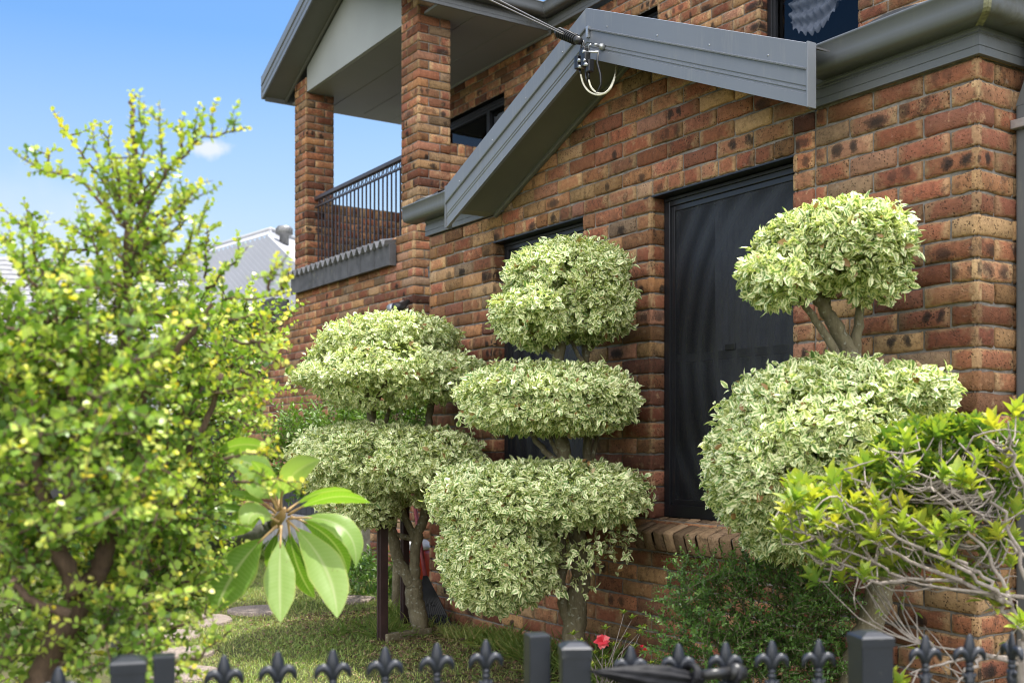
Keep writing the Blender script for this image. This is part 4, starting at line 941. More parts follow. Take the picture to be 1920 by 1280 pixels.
# ---- azalea at the right, yellow green rosettes on bare grey branches
random.seed(5)
AZ = 3.15
az = empty('azalea_bush', at(1925, 1300, AZ), 'yellow green azalea bush with bare grey branches at the right corner', 'bush'); az.location.z = 0
m_ = MB()
b0 = at(1925, 1200, AZ); m_.tube([Vector((b0.x, b0.y, 0)), b0-Vector((0, 0, .1)), b0], [.03, .026, .024], 8)
limbs = [[(1925, 1200), (1880, 1130), (1800, 1088), (1690, 1085), (1640, 1055), (1560, 1020), (1490, 995)], [(1890, 1135), (1800, 1060), (1700, 1020), (1620, 960), (1560, 930)], [(1925, 1190), (1870, 1060), (1800, 960), (1720, 880), (1650, 840)],
         [(1930, 1150), (1900, 1000), (1850, 900), (1800, 830)], [(1700, 1087), (1640, 1095), (1600, 1060), (1540, 1050)], [(1880, 1130), (1850, 1080), (1780, 1040), (1730, 990), (1640, 920), (1580, 880)], [(1940, 1100), (1925, 950), (1900, 850), (1890, 790)],
         [(1800, 1088), (1720, 1060), (1650, 1020), (1580, 990), (1500, 950)], [(1925, 1120), (1840, 1110), (1760, 1100), (1690, 1085)], [(1930, 1250), (1850, 1225), (1760, 1245), (1700, 1262)], [(1925, 1240), (1800, 1220), (1720, 1205)], [(1930, 1060), (1870, 990), (1830, 960), (1760, 900)], [(1850, 1225), (1810, 1260), (1780, 1290)]]
LP = []
AR = .68
for q in limbs:
    zz = random.uniform(-.12, .2); W = limb(m_, [(x, y, zz*i/len(q)) for i, (x, y) in enumerate(q)], AZ, .0072, .0022, n=6, jit=.008); LP += [(p, zz) for p in W[4:]]
tw = Twigs()
def inpoly(x, y, poly):
    c = False
    for i in range(len(poly)):
        (x1, y1), (x2, y2) = poly[i], poly[i-1]
        if (y1 > y) != (y2 > y) and x < (x2-x1)*(y-y1)/(y2-y1)+x1: c = not c
    return c
ros = [(1462, 992), (1490, 935), (1480, 960), (1530, 972), (1575, 955), (1600, 940), (1610, 980), (1630, 905), (1650, 965), (1640, 1005), (1620, 1075), (1545, 1040), (1690, 985), (1700, 1010), (1665, 1020), (1720, 985), (1780, 1040), (1785, 975), (1820, 990), (1850, 1010), (1870, 1000), (1840, 1110), (1775, 1085), (1870, 1125), (1800, 895), (1820, 905), (1770, 890), (1680, 900), (1560, 900), (1600, 895), (1580, 1000),
       (1655, 850), (1700, 830), (1865, 795), (1890, 870), (1915, 880), (1905, 770), (1690, 945), (1560, 985), (1505, 1010), (1735, 1010), (1760, 1000), (1830, 860), (1905, 960), (1915, 1165), (1730, 1222), (1690, 1285), (1670, 1275), (1700, 880), (1620, 870), (1590, 965), (1640, 940), (1565, 930), (1895, 1010), (1500, 940), (1520, 930)]
polyd = [(1610, 900), (1640, 830), (1700, 790), (1780, 790), (1900, 770), (1925, 780), (1925, 960), (1800, 940), (1700, 930)]
fillr = []
while len(fillr) < 190:
    x, y = random.uniform(1600, 1925), random.uniform(790, 970)
    if inpoly(x, y, polyd): fillr.append((x, y))
while len(fillr) < 350:
    x, y = random.uniform(1480, 1915), random.uniform(890, 1085); fillr.append((x, y))
for i, (x, y) in enumerate(ros+fillr):
    p0 = at(x, y, AZ+random.uniform(-.1, .15)+(.22 if i >= len(ros) else 0))
    tgt = min(LP, key=lambda q: (q[0]-p0).length+(.25 if q[0].z > p0.z-.02 else 0)+random.uniform(0, .08))[0]
    mid = tgt.lerp(p0, .5)+Vector((random.gauss(0, .02), random.gauss(0, .02), -.03)); P = [tgt, tgt.lerp(mid, .5)+Vector((0, 0, -.008)), mid, mid.lerp(p0, .55)+Vector((0, 0, -.004)), p0]
    m_.tube(P, [.0032, .0028, .0024, .002, .0016], 5)
    ax = ((p0-mid).normalized()*.6+Vector((random.gauss(0, .25), random.gauss(0, .25), .7))).normalized()
    a = ax.cross(Vector((random.gauss(0, 1), random.gauss(0, 1), random.gauss(0, 1)))).normalized(); b = ax.cross(a)
    yel = random.uniform(.5, .95) if i < len(ros) else random.uniform(.08, .5) if i < len(ros)+190 else random.uniform(.3, .8)
    sc_ = random.uniform(.85, 1.2) if i < len(ros) else random.uniform(.8, 1.05)
    nl = random.randint(10, 14)
    for k in range(nl):
        w = k*2.4; til = .35+1.0*(k/nl)+random.uniform(-.1, .15); rd = a*math.cos(w)+b*math.sin(w)
        D = ax*math.cos(til)+rd*math.sin(til); N_ = ax*math.sin(til)-rd*math.cos(til)
        tw.leaf(p0-ax*.004*k*.5, D, N_, .055*sc_*random.uniform(.75, 1.15), .37, min(1, max(0, yel+random.gauss(0, .1))))
    if random.random() < .5:
        for k in range(3):
            q = mid.lerp(p0, random.random()); tw.leaf(q, Vector((random.gauss(0, 1), random.gauss(0, 1), random.gauss(0, .6))), Vector((random.gauss(0, .4), random.gauss(0, .4), 1)), .03*sc_, .33, yel*.8)
for k in range(45):                                          # bare dead twigs
    q = random.choice(LP)[0]; m_.tube(curve3(q, Vector((random.gauss(-.3, 1), random.gauss(0, 1), random.gauss(.4, .7))), random.uniform(.05, .2), 4, .5), [.003, .0025, .002, .0016, .001], 4)
m_.build('branches', M['abark'], az)
tw.mesh('foliage', M['azal'], az, curl=.10, fold=.12)

# ---- small dark leaved shrub under the right window
random.seed(8)
def leafy_shrub(name, blobs, Z, mat, bk, label, cat, ll, wr, stems, root, step=.013, tl=(.06, .16), base=.25, tip=.7):
    e = empty(name, root, label, cat); t = Twigs()
    for (bx, by, rx, ry, n, dz) in blobs:
        for _ in range(n):
            w = random.uniform(0, 6.28); r = math.sqrt(random.random()); x = bx+rx*r*math.cos(w); y = by+ry*r*math.sin(w)
            p = at(x, y, Z+random.gauss(0, dz)); dd = RT*(math.cos(w)*.5)+UP*(random.uniform(-.1, 1)-math.sin(w)*.4)+Vector((random.gauss(0, .6), random.gauss(0, .6), 0))
            if p.y > -.03 and p.x < 0 and p.x > -4.4: p.y = -.04-random.random()*.1
            t.twig(curve3(p, dd, random.uniform(*tl), 4, .35), step, ll, wr, .0022, tip, base)
    for s_ in stems: limb(t.m, s_, Z, .008, .003, n=5, jit=.006)
    t.m.build('branches', bk, e); t.mesh('foliage', mat, e); return e
r_ = at(1430, 1300, 4.45); r_.z = 0
leafy_shrub('small_leaf_shrub', [(1430, 1150, 150, 90, 420, .12), (1360, 1230, 110, 70, 230, .12), (1520, 1190, 90, 100, 230, .1), (1290, 1100, 50, 40, 34, .06), (1270, 1190, 40, 30, 22, .06), (1480, 1075, 80, 30, 70, .1), (1450, 1260, 150, 50, 200, .15), (1340, 1100, 60, 40, 60, .1)],
            4.45, M['small'], M['bark'], 'dark green small leaved shrub growing under the brick window sill', 'shrub', .019, .55, [[(1430, 1340), (1420, 1200), (1380, 1100)], [(1430, 1340), (1500, 1200), (1530, 1100)], [(1430, 1340), (1340, 1200), (1285, 1090)], [(1420, 1340), (1300, 1250), (1265, 1190)], [(1440, 1340), (1450, 1150), (1470, 1080)]], r_)
r_ = at(640, 960, 8.7); r_.z = 0
leafy_shrub('green_shrub', [(640, 850, 110, 70, 420, .25), (740, 790, 90, 50, 260, .2), (560, 860, 60, 70, 150, .18), (800, 780, 60, 40, 90, .15)], 8.5, M['dkgr'], M['bark'], 'bright green bushy shrub behind the mushroom topped topiary', 'shrub', .05, .38,
            [[(660, 1000), (650, 900), (620, 830)], [(670, 1000), (700, 870), (760, 760)], [(650, 1000), (580, 900), (540, 840)]], r_, step=.03, tl=(.10, .28))
# darker low plants at the foot of the wall behind the lawn
r_ = at(660, 1075, 9.4); r_.z = 0
leafy_shrub('garden_plant', [(620, 1075, 60, 20, 60, .2), (690, 1095, 60, 30, 60, .25), (745, 1105, 40, 30, 36, .2)], 9.2, M['small'], M['bark'], 'low dark leafy plant behind the maroon steel post', 'plant', .08, .3, [[(660, 1090), (640, 1075), (600, 1070)], [(670, 1090), (700, 1090), (740, 1100)]], r_, step=.035, tl=(.10, .25))
# ---- small red azalea by the wall
random.seed(12)
ra_ = at(1140, 1285, 5.3); ra_.z = 0
re = empty('flowering_azalea', ra_, 'small sparse azalea with one open red flower and two red buds', 'plant')
tw = Twigs(); t0 = at(1140, 1300, 5.3)
rosl = [(1090, 1205), (1115, 1225), (1135, 1235), (1150, 1210), (1175, 1195), (1200, 1188), (1160, 1245), (1135, 1180), (1205, 1225), (1235, 1232), (1185, 1160), (1205, 1178), (1110, 1250), (1170, 1150), (1075, 1190), (1220, 1245), (1140, 1250), (1190, 1215)]
for (x, y) in rosl:
    p0 = at(x, y, 5.3+random.uniform(-.1, .1)); P = [t0+Vector((random.gauss(0, .03), random.gauss(0, .03), 0)), t0.lerp(p0, .5)+Vector((random.gauss(0, .03), 0, .02)), p0]
    tw.m.tube(P, [.003, .0025, .0015], 4)
    for k in range(8):
        w = k*2.4; til = .6+.08*k; D = Vector((math.cos(w)*math.sin(til), math.sin(w)*math.sin(til), math.cos(til))); tw.leaf(p0, D, Vector((-math.cos(w), -math.sin(w), 1)), .034*random.uniform(.7, 1.2), .38, random.uniform(.3, .85))
tw.m.build('stems', M['abark'], re); tw.mesh('foliage', M['azal'], re)
def blossom(px, py, Z, size, n, open_):
    t = Twigs(); c = at(px, py, Z); ax = (CAM-c).normalized()*.8+UP*.5
    ax.normalize(); a = ax.cross(UP).normalized(); b = ax.cross(a)
    for k in range(n):
        w = k*6.283/5+.5*(k//5); til = open_*(1-.22*(k//5))+random.uniform(-.1, .1); rd = a*math.cos(w)+b*math.sin(w)
        t.leaf(c, ax*math.cos(til)+rd*math.sin(til), ax*math.sin(til)-rd*math.cos(til)+Vector((random.gauss(0, .2), random.gauss(0, .2), random.gauss(0, .2))), size*random.uniform(.9, 1.1), .8, random.uniform(.2, 1) if open_ > .8 else random.uniform(0, .4))
    return t.mesh('flower' if open_ > .8 else 'bud', M['flower'], re, curl=.3, fold=.08)
blossom(1130, 1203, 5.15, .040, 15, 1.15); blossom(1210, 1219, 5.2, .02, 6, .4); blossom(1203, 1212, 5.2, .014, 5, .4)

# ---- frangipani branch with its rosette of long leaves
random.seed(3)
FZ = 2.95
fr = empty('frangipani', at(250, 1300, FZ+.3), 'frangipani branch with a rosette of long glossy leaves over the lawn', 'plant'); fr.location.z = 0
m_ = MB()
b0 = at(230, 1120, FZ+.35); m_.tube([Vector((b0.x, b0.y, 0)), Vector((b0.x, b0.y, b0.z*.6)), b0], [.04, .036, .032], 10)
limb(m_, [(230, 1120), (300, 1070), (380, 1035), (430, 1018), (480, 1000), (512, 984)], FZ+.1, .028, .017, n=12)
m_.tube([at(510, 985, FZ+.1), at(528, 962, FZ+.1)], [.015, .006], 10)
m_.build('branch', M['fbark'], fr)
m_ = MB(); m_.tube([at(516, 982, FZ+.08), at(528, 966, FZ+.05), at(534, 952, FZ+.03)], [.015, .013, .004], 10); m_.build('shoot_tip', M['petiole'], fr)
def long_leaf(base, tip, wpx, dz0=0., dz1=0., sag=(0, 0), roll=0., rnd=.6, fold=.16, pet=.12, Zb=FZ):
    """base/tip in picture units at distance Zb+dz; sag bends the midrib, fold is the V of the blade"""
    A, B = Vector((base[0], base[1], dz0)), Vector((tip[0], tip[1], dz1)); n = 22; mc = 9
    pts = []
    for i in range(n+1):
        u = i/n; k = 4*u*(1-u); q = A.lerp(B, u)+Vector((sag[0]*k, sag[1]*k, 0)); pts.append(at(q.x, q.y, Zb+q.z))
    Wm = wpx*(Zb)/F; V = []; at_ = []
    for i in range(n+1):
        u = i/n; t = (pts[min(i+1, n)]-pts[max(i-1, 0)]).normalized(); view = (CAM-pts[i]).normalized()
        nn = (view-t*view.dot(t)).normalized(); nn = (Matrix.Rotation(roll, 3, t) @ nn); s_ = t.cross(nn)
        w = u if u > pet else 0
        uu = max(0, (u-pet)/(1-pet)); prof = (math.sin(math.pi*min(1, uu**1.1))**.86) if uu < 1 else 0
        hw = max(.0025 if u < pet+.04 else .0008, Wm/2*prof)
        for j in range(mc):
            c = -1+2*j/(mc-1); wob = .03*math.sin(u*21+c*2)*abs(c)
            V.append(pts[i]+s_*(c*hw*(1+wob))+nn*(abs(c)*hw*fold-abs(c)**3*hw*fold*.6+.0012*math.sin(u*95+abs(c)*5)*abs(c)*(1 if hw > .01 else 0))); at_.append((c, u, rnd))
    o = np_mesh('leaf', np.array([tuple(v) for v in V]), [np.array([[i*mc+j, i*mc+j+1, (i+1)*mc+j+1, (i+1)*mc+j] for i in range(n) for j in range(mc-1)])], M['frang'], fr, np.array(at_))
    pm = MB(); k = int(n*pet)+2; pm.tube(pts[:k+1], [.0042-.0022*i/(k+1) for i in range(k+1)], 6); pm.build('petiole', M['petiole'], o)
for spec in [dict(base=(520, 985), tip=(403, 1150), wpx=82, dz1=-.12, sag=(-14, -6), roll=.35, rnd=.30, pet=.16),
             dict(base=(527, 985), tip=(526, 1166), wpx=58, dz1=-.16, sag=(-2, 0), roll=-.1, rnd=.75, pet=.14),
             dict(base=(538, 975), tip=(632, 1158), wpx=68, dz1=-.18, sag=(22, -8), roll=-.15, rnd=.8, pet=.08),
             dict(base=(540, 975), tip=(590, 1120), wpx=44, dz0=.02, dz1=.05, sag=(-8, 10), roll=.5, rnd=.15, pet=.1),
             dict(base=(540, 972), tip=(667, 1062), wpx=52, dz1=-.05, sag=(36, -30), roll=-.6, rnd=.72, pet=.1),
             dict(base=(545, 968), tip=(652, 1075), wpx=44, dz0=.03, dz1=.05, sag=(20, -12), roll=.3, rnd=.2, pet=.1),
             dict(base=(540, 965), tip=(694, 942), wpx=36, dz1=-.08, sag=(4, -22), roll=.85, rnd=.5, pet=.12),
             dict(base=(538, 958), tip=(660, 920), wpx=30, dz0=.04, dz1=.14, sag=(-4, -14), roll=1.0, rnd=.55, pet=.14),
             dict(base=(526, 955), tip=(600, 862), wpx=52, dz0=.0, dz1=-.16, sag=(-20, -12), roll=-.35, rnd=.98, pet=.2),
             dict(base=(524, 955), tip=(532, 885), wpx=20, dz0=.04, dz1=.15, sag=(-4, 0), roll=.9, rnd=.4, pet=.2),
             dict(base=(518, 957), tip=(418, 862), wpx=58, dz0=.02, dz1=-.08, sag=(22, -26), roll=.5, rnd=.66, pet=.2),
             dict(base=(520, 958), tip=(462, 880), wpx=40, dz0=.02, dz1=-.05, sag=(8, -8), roll=-.5, rnd=.68, pet=.2),
             dict(base=(517, 962), tip=(425, 925), wpx=26, dz0=.0, dz1=-.08, sag=(6, -10), roll=.9, rnd=.7, pet=.25),
             dict(base=(515, 966), tip=(372, 955), wpx=26, dz0=-.02, dz1=-.12, sag=(0, -8), roll=.9, rnd=.3, pet=.25),
             dict(base=(522, 978), tip=(466, 990), wpx=50, dz0=-.02, dz1=-.18, sag=(-16, -22), roll=.5, rnd=.98, pet=.06),
             dict(base=(515, 975), tip=(424, 1008), wpx=44, dz0=.04, dz1=.02, sag=(0, -20), roll=-.3, rnd=.62, pet=.25),
             dict(base=(512, 985), tip=(425, 1050), wpx=34, dz0=.1, dz1=.16, sag=(-8, -6), roll=.3, rnd=.45, pet=.25),
             dict(base=(395, 858), tip=(512, 848), wpx=30, dz0=-.12, dz1=-.16, sag=(0, -20), roll=.4, rnd=.6, pet=.05),
             dict(base=(455, 955), tip=(420, 1004), wpx=24, dz0=-.05, dz1=-.05, sag=(8, -6), roll=.0, rnd=.7, pet=.05),
             dict(base=(520, 957), tip=(440, 902), wpx=46, dz0=-.02, dz1=-.14, sag=(10, -14), roll=.5, rnd=.8, pet=.22),
             dict(base=(521, 956), tip=(472, 864), wpx=42, dz0=-.01, dz1=-.06, sag=(10, -4), roll=-.6, rnd=.7, pet=.24),
             dict(base=(527, 955), tip=(548, 868), wpx=22, dz0=.0, dz1=-.04, sag=(-6, 0), roll=.7, rnd=.75, pet=.22),
             dict(base=(528, 985), tip=(505, 1075), wpx=30, dz0=.04, dz1=.12, sag=(-6, 0), roll=.6, rnd=.2, pet=.15)]:
    long_leaf(**spec)

# ================================================================== FENCE AND GATE
def fpt(px):
    """fence line on the plan, from its measured points"""
    T = [(60, 2.05), (240, 2.10), (307, 2.12), (420, 2.165), (1007, 2.335), (1078, 2.31), (1632, 2.36), (1900, 2.41), (2100, 2.45)]
    for (a, za), (b, zb_) in zip(T, T[1:]):
        if a <= px <= b: Z = za+(zb_-za)*(px-a)/(b-a); break
    p = at(px, 828, Z); return Vector((p.x, p.y, 0))
def fdir(a, b): d = fpt(b)-fpt(a); return d.normalized()
def finial(m, p, D, z):
    """cast fleur-de-lis spear head with its tip at height z"""
    Nn = Vector((-D.y, D.x, 0)); q = Vector((p.x, p.y, 0))
    prof = [(.0022, 0), (.0058, -.003), (.0088, -.010), (.0122, -.020), (.0145, -.031), (.0140, -.040), (.0105, -.052), (.0068, -.064)]
    V = []; n = 8
    for r, dz in prof:
        for k in range(n):
            w = 2*math.pi*k/n; rr = r*(1.0 if k % 2 == 0 else .62); V.append(q+D*(rr*math.cos(w))+Nn*(rr*.62*math.sin(w))+UP*(z+dz))
    m.add(V, [(i*n+k, i*n+(k+1) % n, (i+1)*n+(k+1) % n, (i+1)*n+k) for i in range(len(prof)-1) for k in range(n)]+[tuple(range(n-1, -1, -1))], 0, True)
    for s_ in (-1, 1):
        c = [(.003, -.062), (.006, -.050), (.012, -.0395), (.0195, -.0350), (.0268, -.0375), (.0318, -.0440), (.0345, -.0535), (.0352, -.058)]
        m.tube([q+D*(s_*a)+UP*(z+b) for a, b in c], [.0050, .0074, .0088, .0092, .0085, .0066, .0040, .0016], 8)
    m.lathe(q+UP*z, [(.004, -.060), (.0085, -.063), (.0085, -.067), (.0065, -.069), (.0065, -.071), (.009, -.073), (.009, -.078), (.0065, -.080)], 12)
    for s_ in (-1, 1):
        c = [(.004, -.100), (.008, -.092), (.0135, -.0865), (.0165, -.089)]; m.tube([q+D*(s_*a)+UP*(z+b) for a, b in c], [.006, .006, .0045, .002], 8)
    m.lathe(q+UP*z, [(.0065, -.080), (.0075, -.09), (.010, -.098), (.011, -.106), (.0095, -.112), (.0085, -.12), (.0085, -.125)], 12)
def picket(parent, p, D, z, z0=.06):
    z += random.uniform(-.0022, .0022); D = (D+Vector((random.uniform(-.05, .05), random.uniform(-.05, .05), 0))).normalized()
    m = MB(); Nn = Vector((-D.y, D.x, 0)); h = (z-.118-z0)/2; m.obox(Vector((p.x, p.y, z0+h)), D, Nn, UP, .008, .008, h)
    o = m.build('picket', M['fence'], parent); f = MB(); finial(f, p, D, z); f.build('finial', M['fence'], o)
def rails(parent, a, b, D, zs):
    for z in zs:
        m = MB(); c = (a+b)/2; Nn = Vector((-D.y, D.x, 0)); m.obox(Vector((c.x, c.y, z)), D, Nn, UP, (b-a).length/2, .016, .012, 0, .002); m.build('rail', M['fence'], parent)
def post(parent, p, D, z, w, cap=True, z0=-.05):
    m = MB(); Nn = Vector((-D.y, D.x, 0)); zt = z-(.019 if cap else 0); m.obox(Vector((p.x, p.y, (zt+z0)/2)), D, Nn, UP, w/2, w/2, (zt-z0)/2, 0, .003)
    o = m.build('post', M['fence'], parent)
    if cap:
        c = MB(); e = w/2+.002
        def ring(s, zz): return [Vector((p.x, p.y, zz))+D*(s*i)+Nn*(s*j) for i, j in ((-1, -1), (1, -1), (1, 1), (-1, 1))]
        V = ring(e, z-.030)+ring(e, z-.012)+ring(e-.004, z-.008)+ring(e*.42, z-.001)+ring(e*.2, z)
        c.add(V, [(i*4+k, i*4+(k+1) % 4, (i+1)*4+(k+1) % 4, (i+1)*4+k) for i in range(4) for k in range(4)]+[(3, 2, 1, 0), (16, 17, 18, 19)], 0, False)
        c.build('cap', M['fence'], o)
    return o
def zof(px, py): p = fpt(px); return CAM.z+(H-py)*depth(p)/F
gate = empty('garden_gate', fpt(650), 'black gate leaf with six fleur de lis pickets between square uprights', 'gate')
D = fdir(307, 1007)
post(gate, fpt(308), D, zof(308, 1226), .040, False, .04); post(gate, fpt(1007), D, zof(1007, 1187), .046, False, .04)
for px, py in ((420, 1228), (521, 1222), (624, 1216), (722, 1210), (819, 1205), (911, 1200)): picket(gate, fpt(px), D, zof(px, py), .1)
rails(gate, fpt(308), fpt(1007), D, (.10, .68))
fa = empty('fence_panel', fpt(1350), 'black picket fence panel under the window shrub, umbrella lying along it', 'fence', 'black picket fence panels')
D = fdir(1078, 1632)
post(fa, fpt(1078), D, zof(1078, 1201), .060)
for px, py in ((1182, 1211), (1272, 1206), (1360, 1203), (1447, 1200), (1535, 1197)): picket(fa, fpt(px), D, zof(px, py))
rails(fa, fpt(1078), fpt(1632), D, (.10, .68))
fb = empty('fence_panel', fpt(1800), 'black picket fence panel below the azalea, beginning with the capped post', 'fence', 'black picket fence panels')
D = fdir(1632, 1900)
post(fb, fpt(1632), D, zof(1632, 1181), .070)
for px, py in ((1735, 1190), (1818, 1188)): picket(fb, fpt(px), D, zof(px, py))
D2 = Vector((-D.y, D.x, 0))
picket(fb, fpt(1897), D2, zof(1897, 1184)); rails(fb, fpt(1632), fpt(1950), D, (.10, .68))
fc = empty('fence_panel', fpt(150), 'black picket fence panel in front of the jade bush trunk', 'fence', 'black picket fence panels')
D = fdir(60, 240)
post(fc, fpt(241), D, zof(241, 1227), .062); picket(fc, fpt(110), D, zof(110, 1250)); rails(fc, fpt(60), fpt(241), D, (.10, .68))

# ---- folded umbrella lying on the pickets
ua, ub = at(1106, 1252, 2.235), at(1395, 1256, 2.33)
um = empty('folded_umbrella', (ua+ub)/2, 'folded black umbrella lying along the fence pickets', 'umbrella'); um.location.z = 0
ax = (ub-ua).normalized(); s_ = ax.cross(UP).normalized(); u_ = s_.cross(ax)
m_ = MB(); V = []; n = 40
prof = [(0, .002), (.03, .010), (.07, .020), (.12, .029), (.17, .031), (.205, .024), (.222, .019), (.235, .021), (.25, .015)]
Lt = (ub-ua).length; prof = [(a*Lt/.345, r*.74) for a, r in prof]
for i, (a, r) in enumerate(prof):
    for k in range(n):
        w = 2*math.pi*k/n; rr = r*(1+.24*math.sin(w*7+a*26)*(1 if i > 0 else 0)+.06*math.sin(w*3+i)); c = ua+ax*a-UP*(.006+.045*math.sin(min(1, a/.2)*1.4)*.35); V.append(c+s_*(rr*math.cos(w)*.8)+u_*(rr*math.sin(w)))
m_.add(V, [(i*n+k, i*n+(k+1) % n, (i+1)*n+(k+1) % n, (i+1)*n+k) for i in range(len(prof)-1) for k in range(n)]+[tuple(range(n-1, -1, -1)), tuple((len(prof)-1)*n+k for k in range(n))], 0, True)
m_.build('canopy', M['umb'], um)
m_ = MB(); q = ua+ax*(Lt*.70)-UP*.012; m_.tube([q, ub-ax*.03-UP*.003], [.0115, .0115], 14); m_.tube([ub-ax*.035-UP*.003, ub-ax*.02-UP*.004, ub-UP*.006], [.017, .021, .016], 14); m_.build('handle', M['blackpl'], um)
for a in (.645, .66, .93):
    m_ = MB(); c = ua+ax*(Lt*a)-UP*.014; m_.tube([c+s_*(.023*math.cos(t))+u_*(.023*math.sin(t))+ax*.004*math.sin(2*t) for t in np.linspace(0, 6.28, 17)], .006, 6, caps=False); m_.build('strap', M['umb'], um)

# ================================================================== SERVICE CABLE on the gable
random.seed(4)
yb_ = -.42
anch = onY(1058, 66, yb_)
cb = empty('service_cable', anch, 'overhead power cable with clamp, connectors and cream wires at the gable peak', 'cable')
far = onY(905, -6, -1.35); far2 = anch+(far-anch)*4
m_ = MB()
for o_ in (0, .022): m_.tube([far2+Vector((0, 0, o_)), far+Vector((0, 0, o_*.9)), anch+Vector((0, 0, o_*.4))], .0032, 6)
m_.build('line_pair', M['alum'], cb)
d_ = (onY(1088, 78, yb_+.02)-onY(1044, 60, yb_)); e0 = onY(1044, 60, yb_)
m_ = MB(); m_.tube([e0, e0+d_*.1, e0+d_*.9, e0+d_], [.016, .022, .022, .018], 12)
for k in range(9): c = e0+d_*(.12+.085*k); dn = d_.normalized(); a = dn.cross(UP).normalized(); b = dn.cross(a); m_.tube([c+a*(.025*math.cos(t))+b*(.025*math.sin(t)) for t in np.linspace(0, 6.28, 13)], .0042, 5, caps=False)
m_.build('wedge_clamp', M['blackpl'], cb)
def P_(px, py, dy=0): return onY(px, py, yb_+.04+dy)
hk = MB(); hk.tube([onY(1128, 88, -.295), onY(1122, 86, -.33), P_(1116, 84)], .008, 8); hk.tube([P_(1092, 80), P_(1100, 98), P_(1122, 98)], .006, 6); hk.tube([onY(1128, 88, -.312), onY(1128, 88, -.325)], .017, 12); hk.tube([P_(1104, 98), P_(1104, 86), P_(1108, 84)], .005, 6)
hk.build('hook_bolt', M['galv'], cb)
cn = MB()
for (x, y, hx, hz) in ((1085, 118, .018, .034), (1098, 112, .020, .036), (1106, 124, .015, .032), (1096, 98, .022, .020)):
    c = P_(x, y, random.uniform(-.02, .03)); cn.obox(c, X1, Y1, UP, hx, .018, hz, 0, .006)
cno = cn.build('connector', M['blackpl'], cb)
for (x, y) in ((1085, 113), (1086, 125), (1096, 113), (1097, 121), (1094, 97)): c = P_(x, y, -.03); bl_ = MB(); bl_.tube([c+Y1*.03, c-Y1*.004], .0085, 8); bl_.build('bolt', M['galv'], cno)
w_ = MB()
w_.tube([P_(1088, 74), P_(1091, 84), P_(1087, 100), P_(1085, 112)], .0055, 6); w_.tube([P_(1080, 70), P_(1094, 78), P_(1097, 92)], .005, 6); w_.tube([P_(1121, 98), P_(1120, 118), P_(1126, 140), P_(1127, 158), P_(1122, 170), P_(1118, 174)], .0055, 6); w_.tube([P_(1098, 130), P_(1099, 145), P_(1101, 155)], .006, 6); w_.tube([P_(1104, 130), P_(1104, 150)], .006, 6); w_.tube([P_(1087, 130), P_(1089, 140)], .006, 6)
w_.build('black_wire', M['blackpl'], cb)
w_ = MB()
def arc(pts):
    for _ in range(3):
        q = [pts[0]]
        for i in range(len(pts)-1): q += [pts[i].lerp(pts[i+1], .25), pts[i].lerp(pts[i+1], .75)]
        pts = q+[pts[-1]]
    return pts
w_.tube(arc([P_(1089, 140), P_(1093, 158), P_(1105, 174), P_(1125, 180), P_(1142, 170), onY(1153, 145, -.2), onY(1156, 124, -.1)]), .0052, 6)
w_.tube(arc([P_(1104, 150), P_(1108, 165), P_(1120, 176), P_(1138, 176), P_(1150, 158), onY(1157, 124, -.1)]), .0052, 6)
w_.build('cream_wire', M['white_wire'], cb)

# ================================================================== GARDEN BITS
def stone(px, py, r, k, lab):
    c = onG(px, py); m = MB(); n = 26; rr = random.Random(k); ph = rr.uniform(0, 6)
    ring = [(1+.05*math.sin(3*t+ph)+.03*math.sin(5*t+ph*2)) for t in np.linspace(0, 2*math.pi, n, endpoint=False)]
    V = []
    for s_, z in ((1.0, -.03), (1.0, .018), (.97, .026), (.9, .028), (.0, .03)):
        for i in range(n): t = 2*math.pi*i/n; V.append(c+Vector((math.cos(t)*r*ring[i]*s_, math.sin(t)*r*ring[i]*s_, z)))
    m.add(V, [(j*n+i, j*n+(i+1) % n, (j+1)*n+(i+1) % n, (j+1)*n+i) for j in range(4) for i in range(n)], 0, True)
    return tag(m.build('stepping_stone', M['pebble']), lab, 'stepping stone', 'pebble stepping stones across the lawn')
STN = [(350, 1268, .19, 'round pebble stepping stone just behind the gate upright'), (345, 1228, .18, 'pebble stepping stone second from the gate upright'), (320, 1195, .19, 'pebble stepping stone half under the jade bush edge'), (372, 1167, .24, 'wide pebble stepping stone left of the low hanging frangipani leaf'), (482, 1147, .21, 'pebble stepping stone between two hanging frangipani leaf tips'), (652, 1127, .21, 'pebble stepping stone near the maroon steel post')]
for k, (x, y, r, lab) in enumerate(STN): stone(x, y, r, k, lab)
def stake(name, px, pyb, pyt, w, mat, lab, cat, Zadd=0, cap=None):
    b = onG(px, pyb); zt = CAM.z+(H-pyt)*depth(b)/F; m = MB()
    m.obox(Vector((b.x, b.y, (zt-.1)/2)), X1, Y1, UP, w/2, w/2, (zt+.1)/2, 0, .003)
    m.box((b.x-w*.18, b.y-w*.62, -.05), (b.x+w*.18, b.y-w*.52, zt-.01))
    return tag(m.build(name, mat), lab, cat)
stake('steel_post', 717, 1202, 935, .055, M['post'], 'maroon steel post standing before the mushroom topiary', 'post')
stake('steel_post', 759, 1172, 930, .05, M['post'], 'dark steel post half hidden behind the forked topiary trunk', 'post')
stake('steel_post', 1470, 1330, 1030, .03, M['blackpl'], 'thin black stake inside the small leaved shrub', 'post')
stake('timber_stake', 683, 1068, 975, .09, M['ptimber'], 'pale lichen covered timber stake by the concrete blocks', 'stake')
stake('timber_stake', 703, 1062, 985, .05, M['timber'], 'brown timber stake right of the pale one', 'stake')
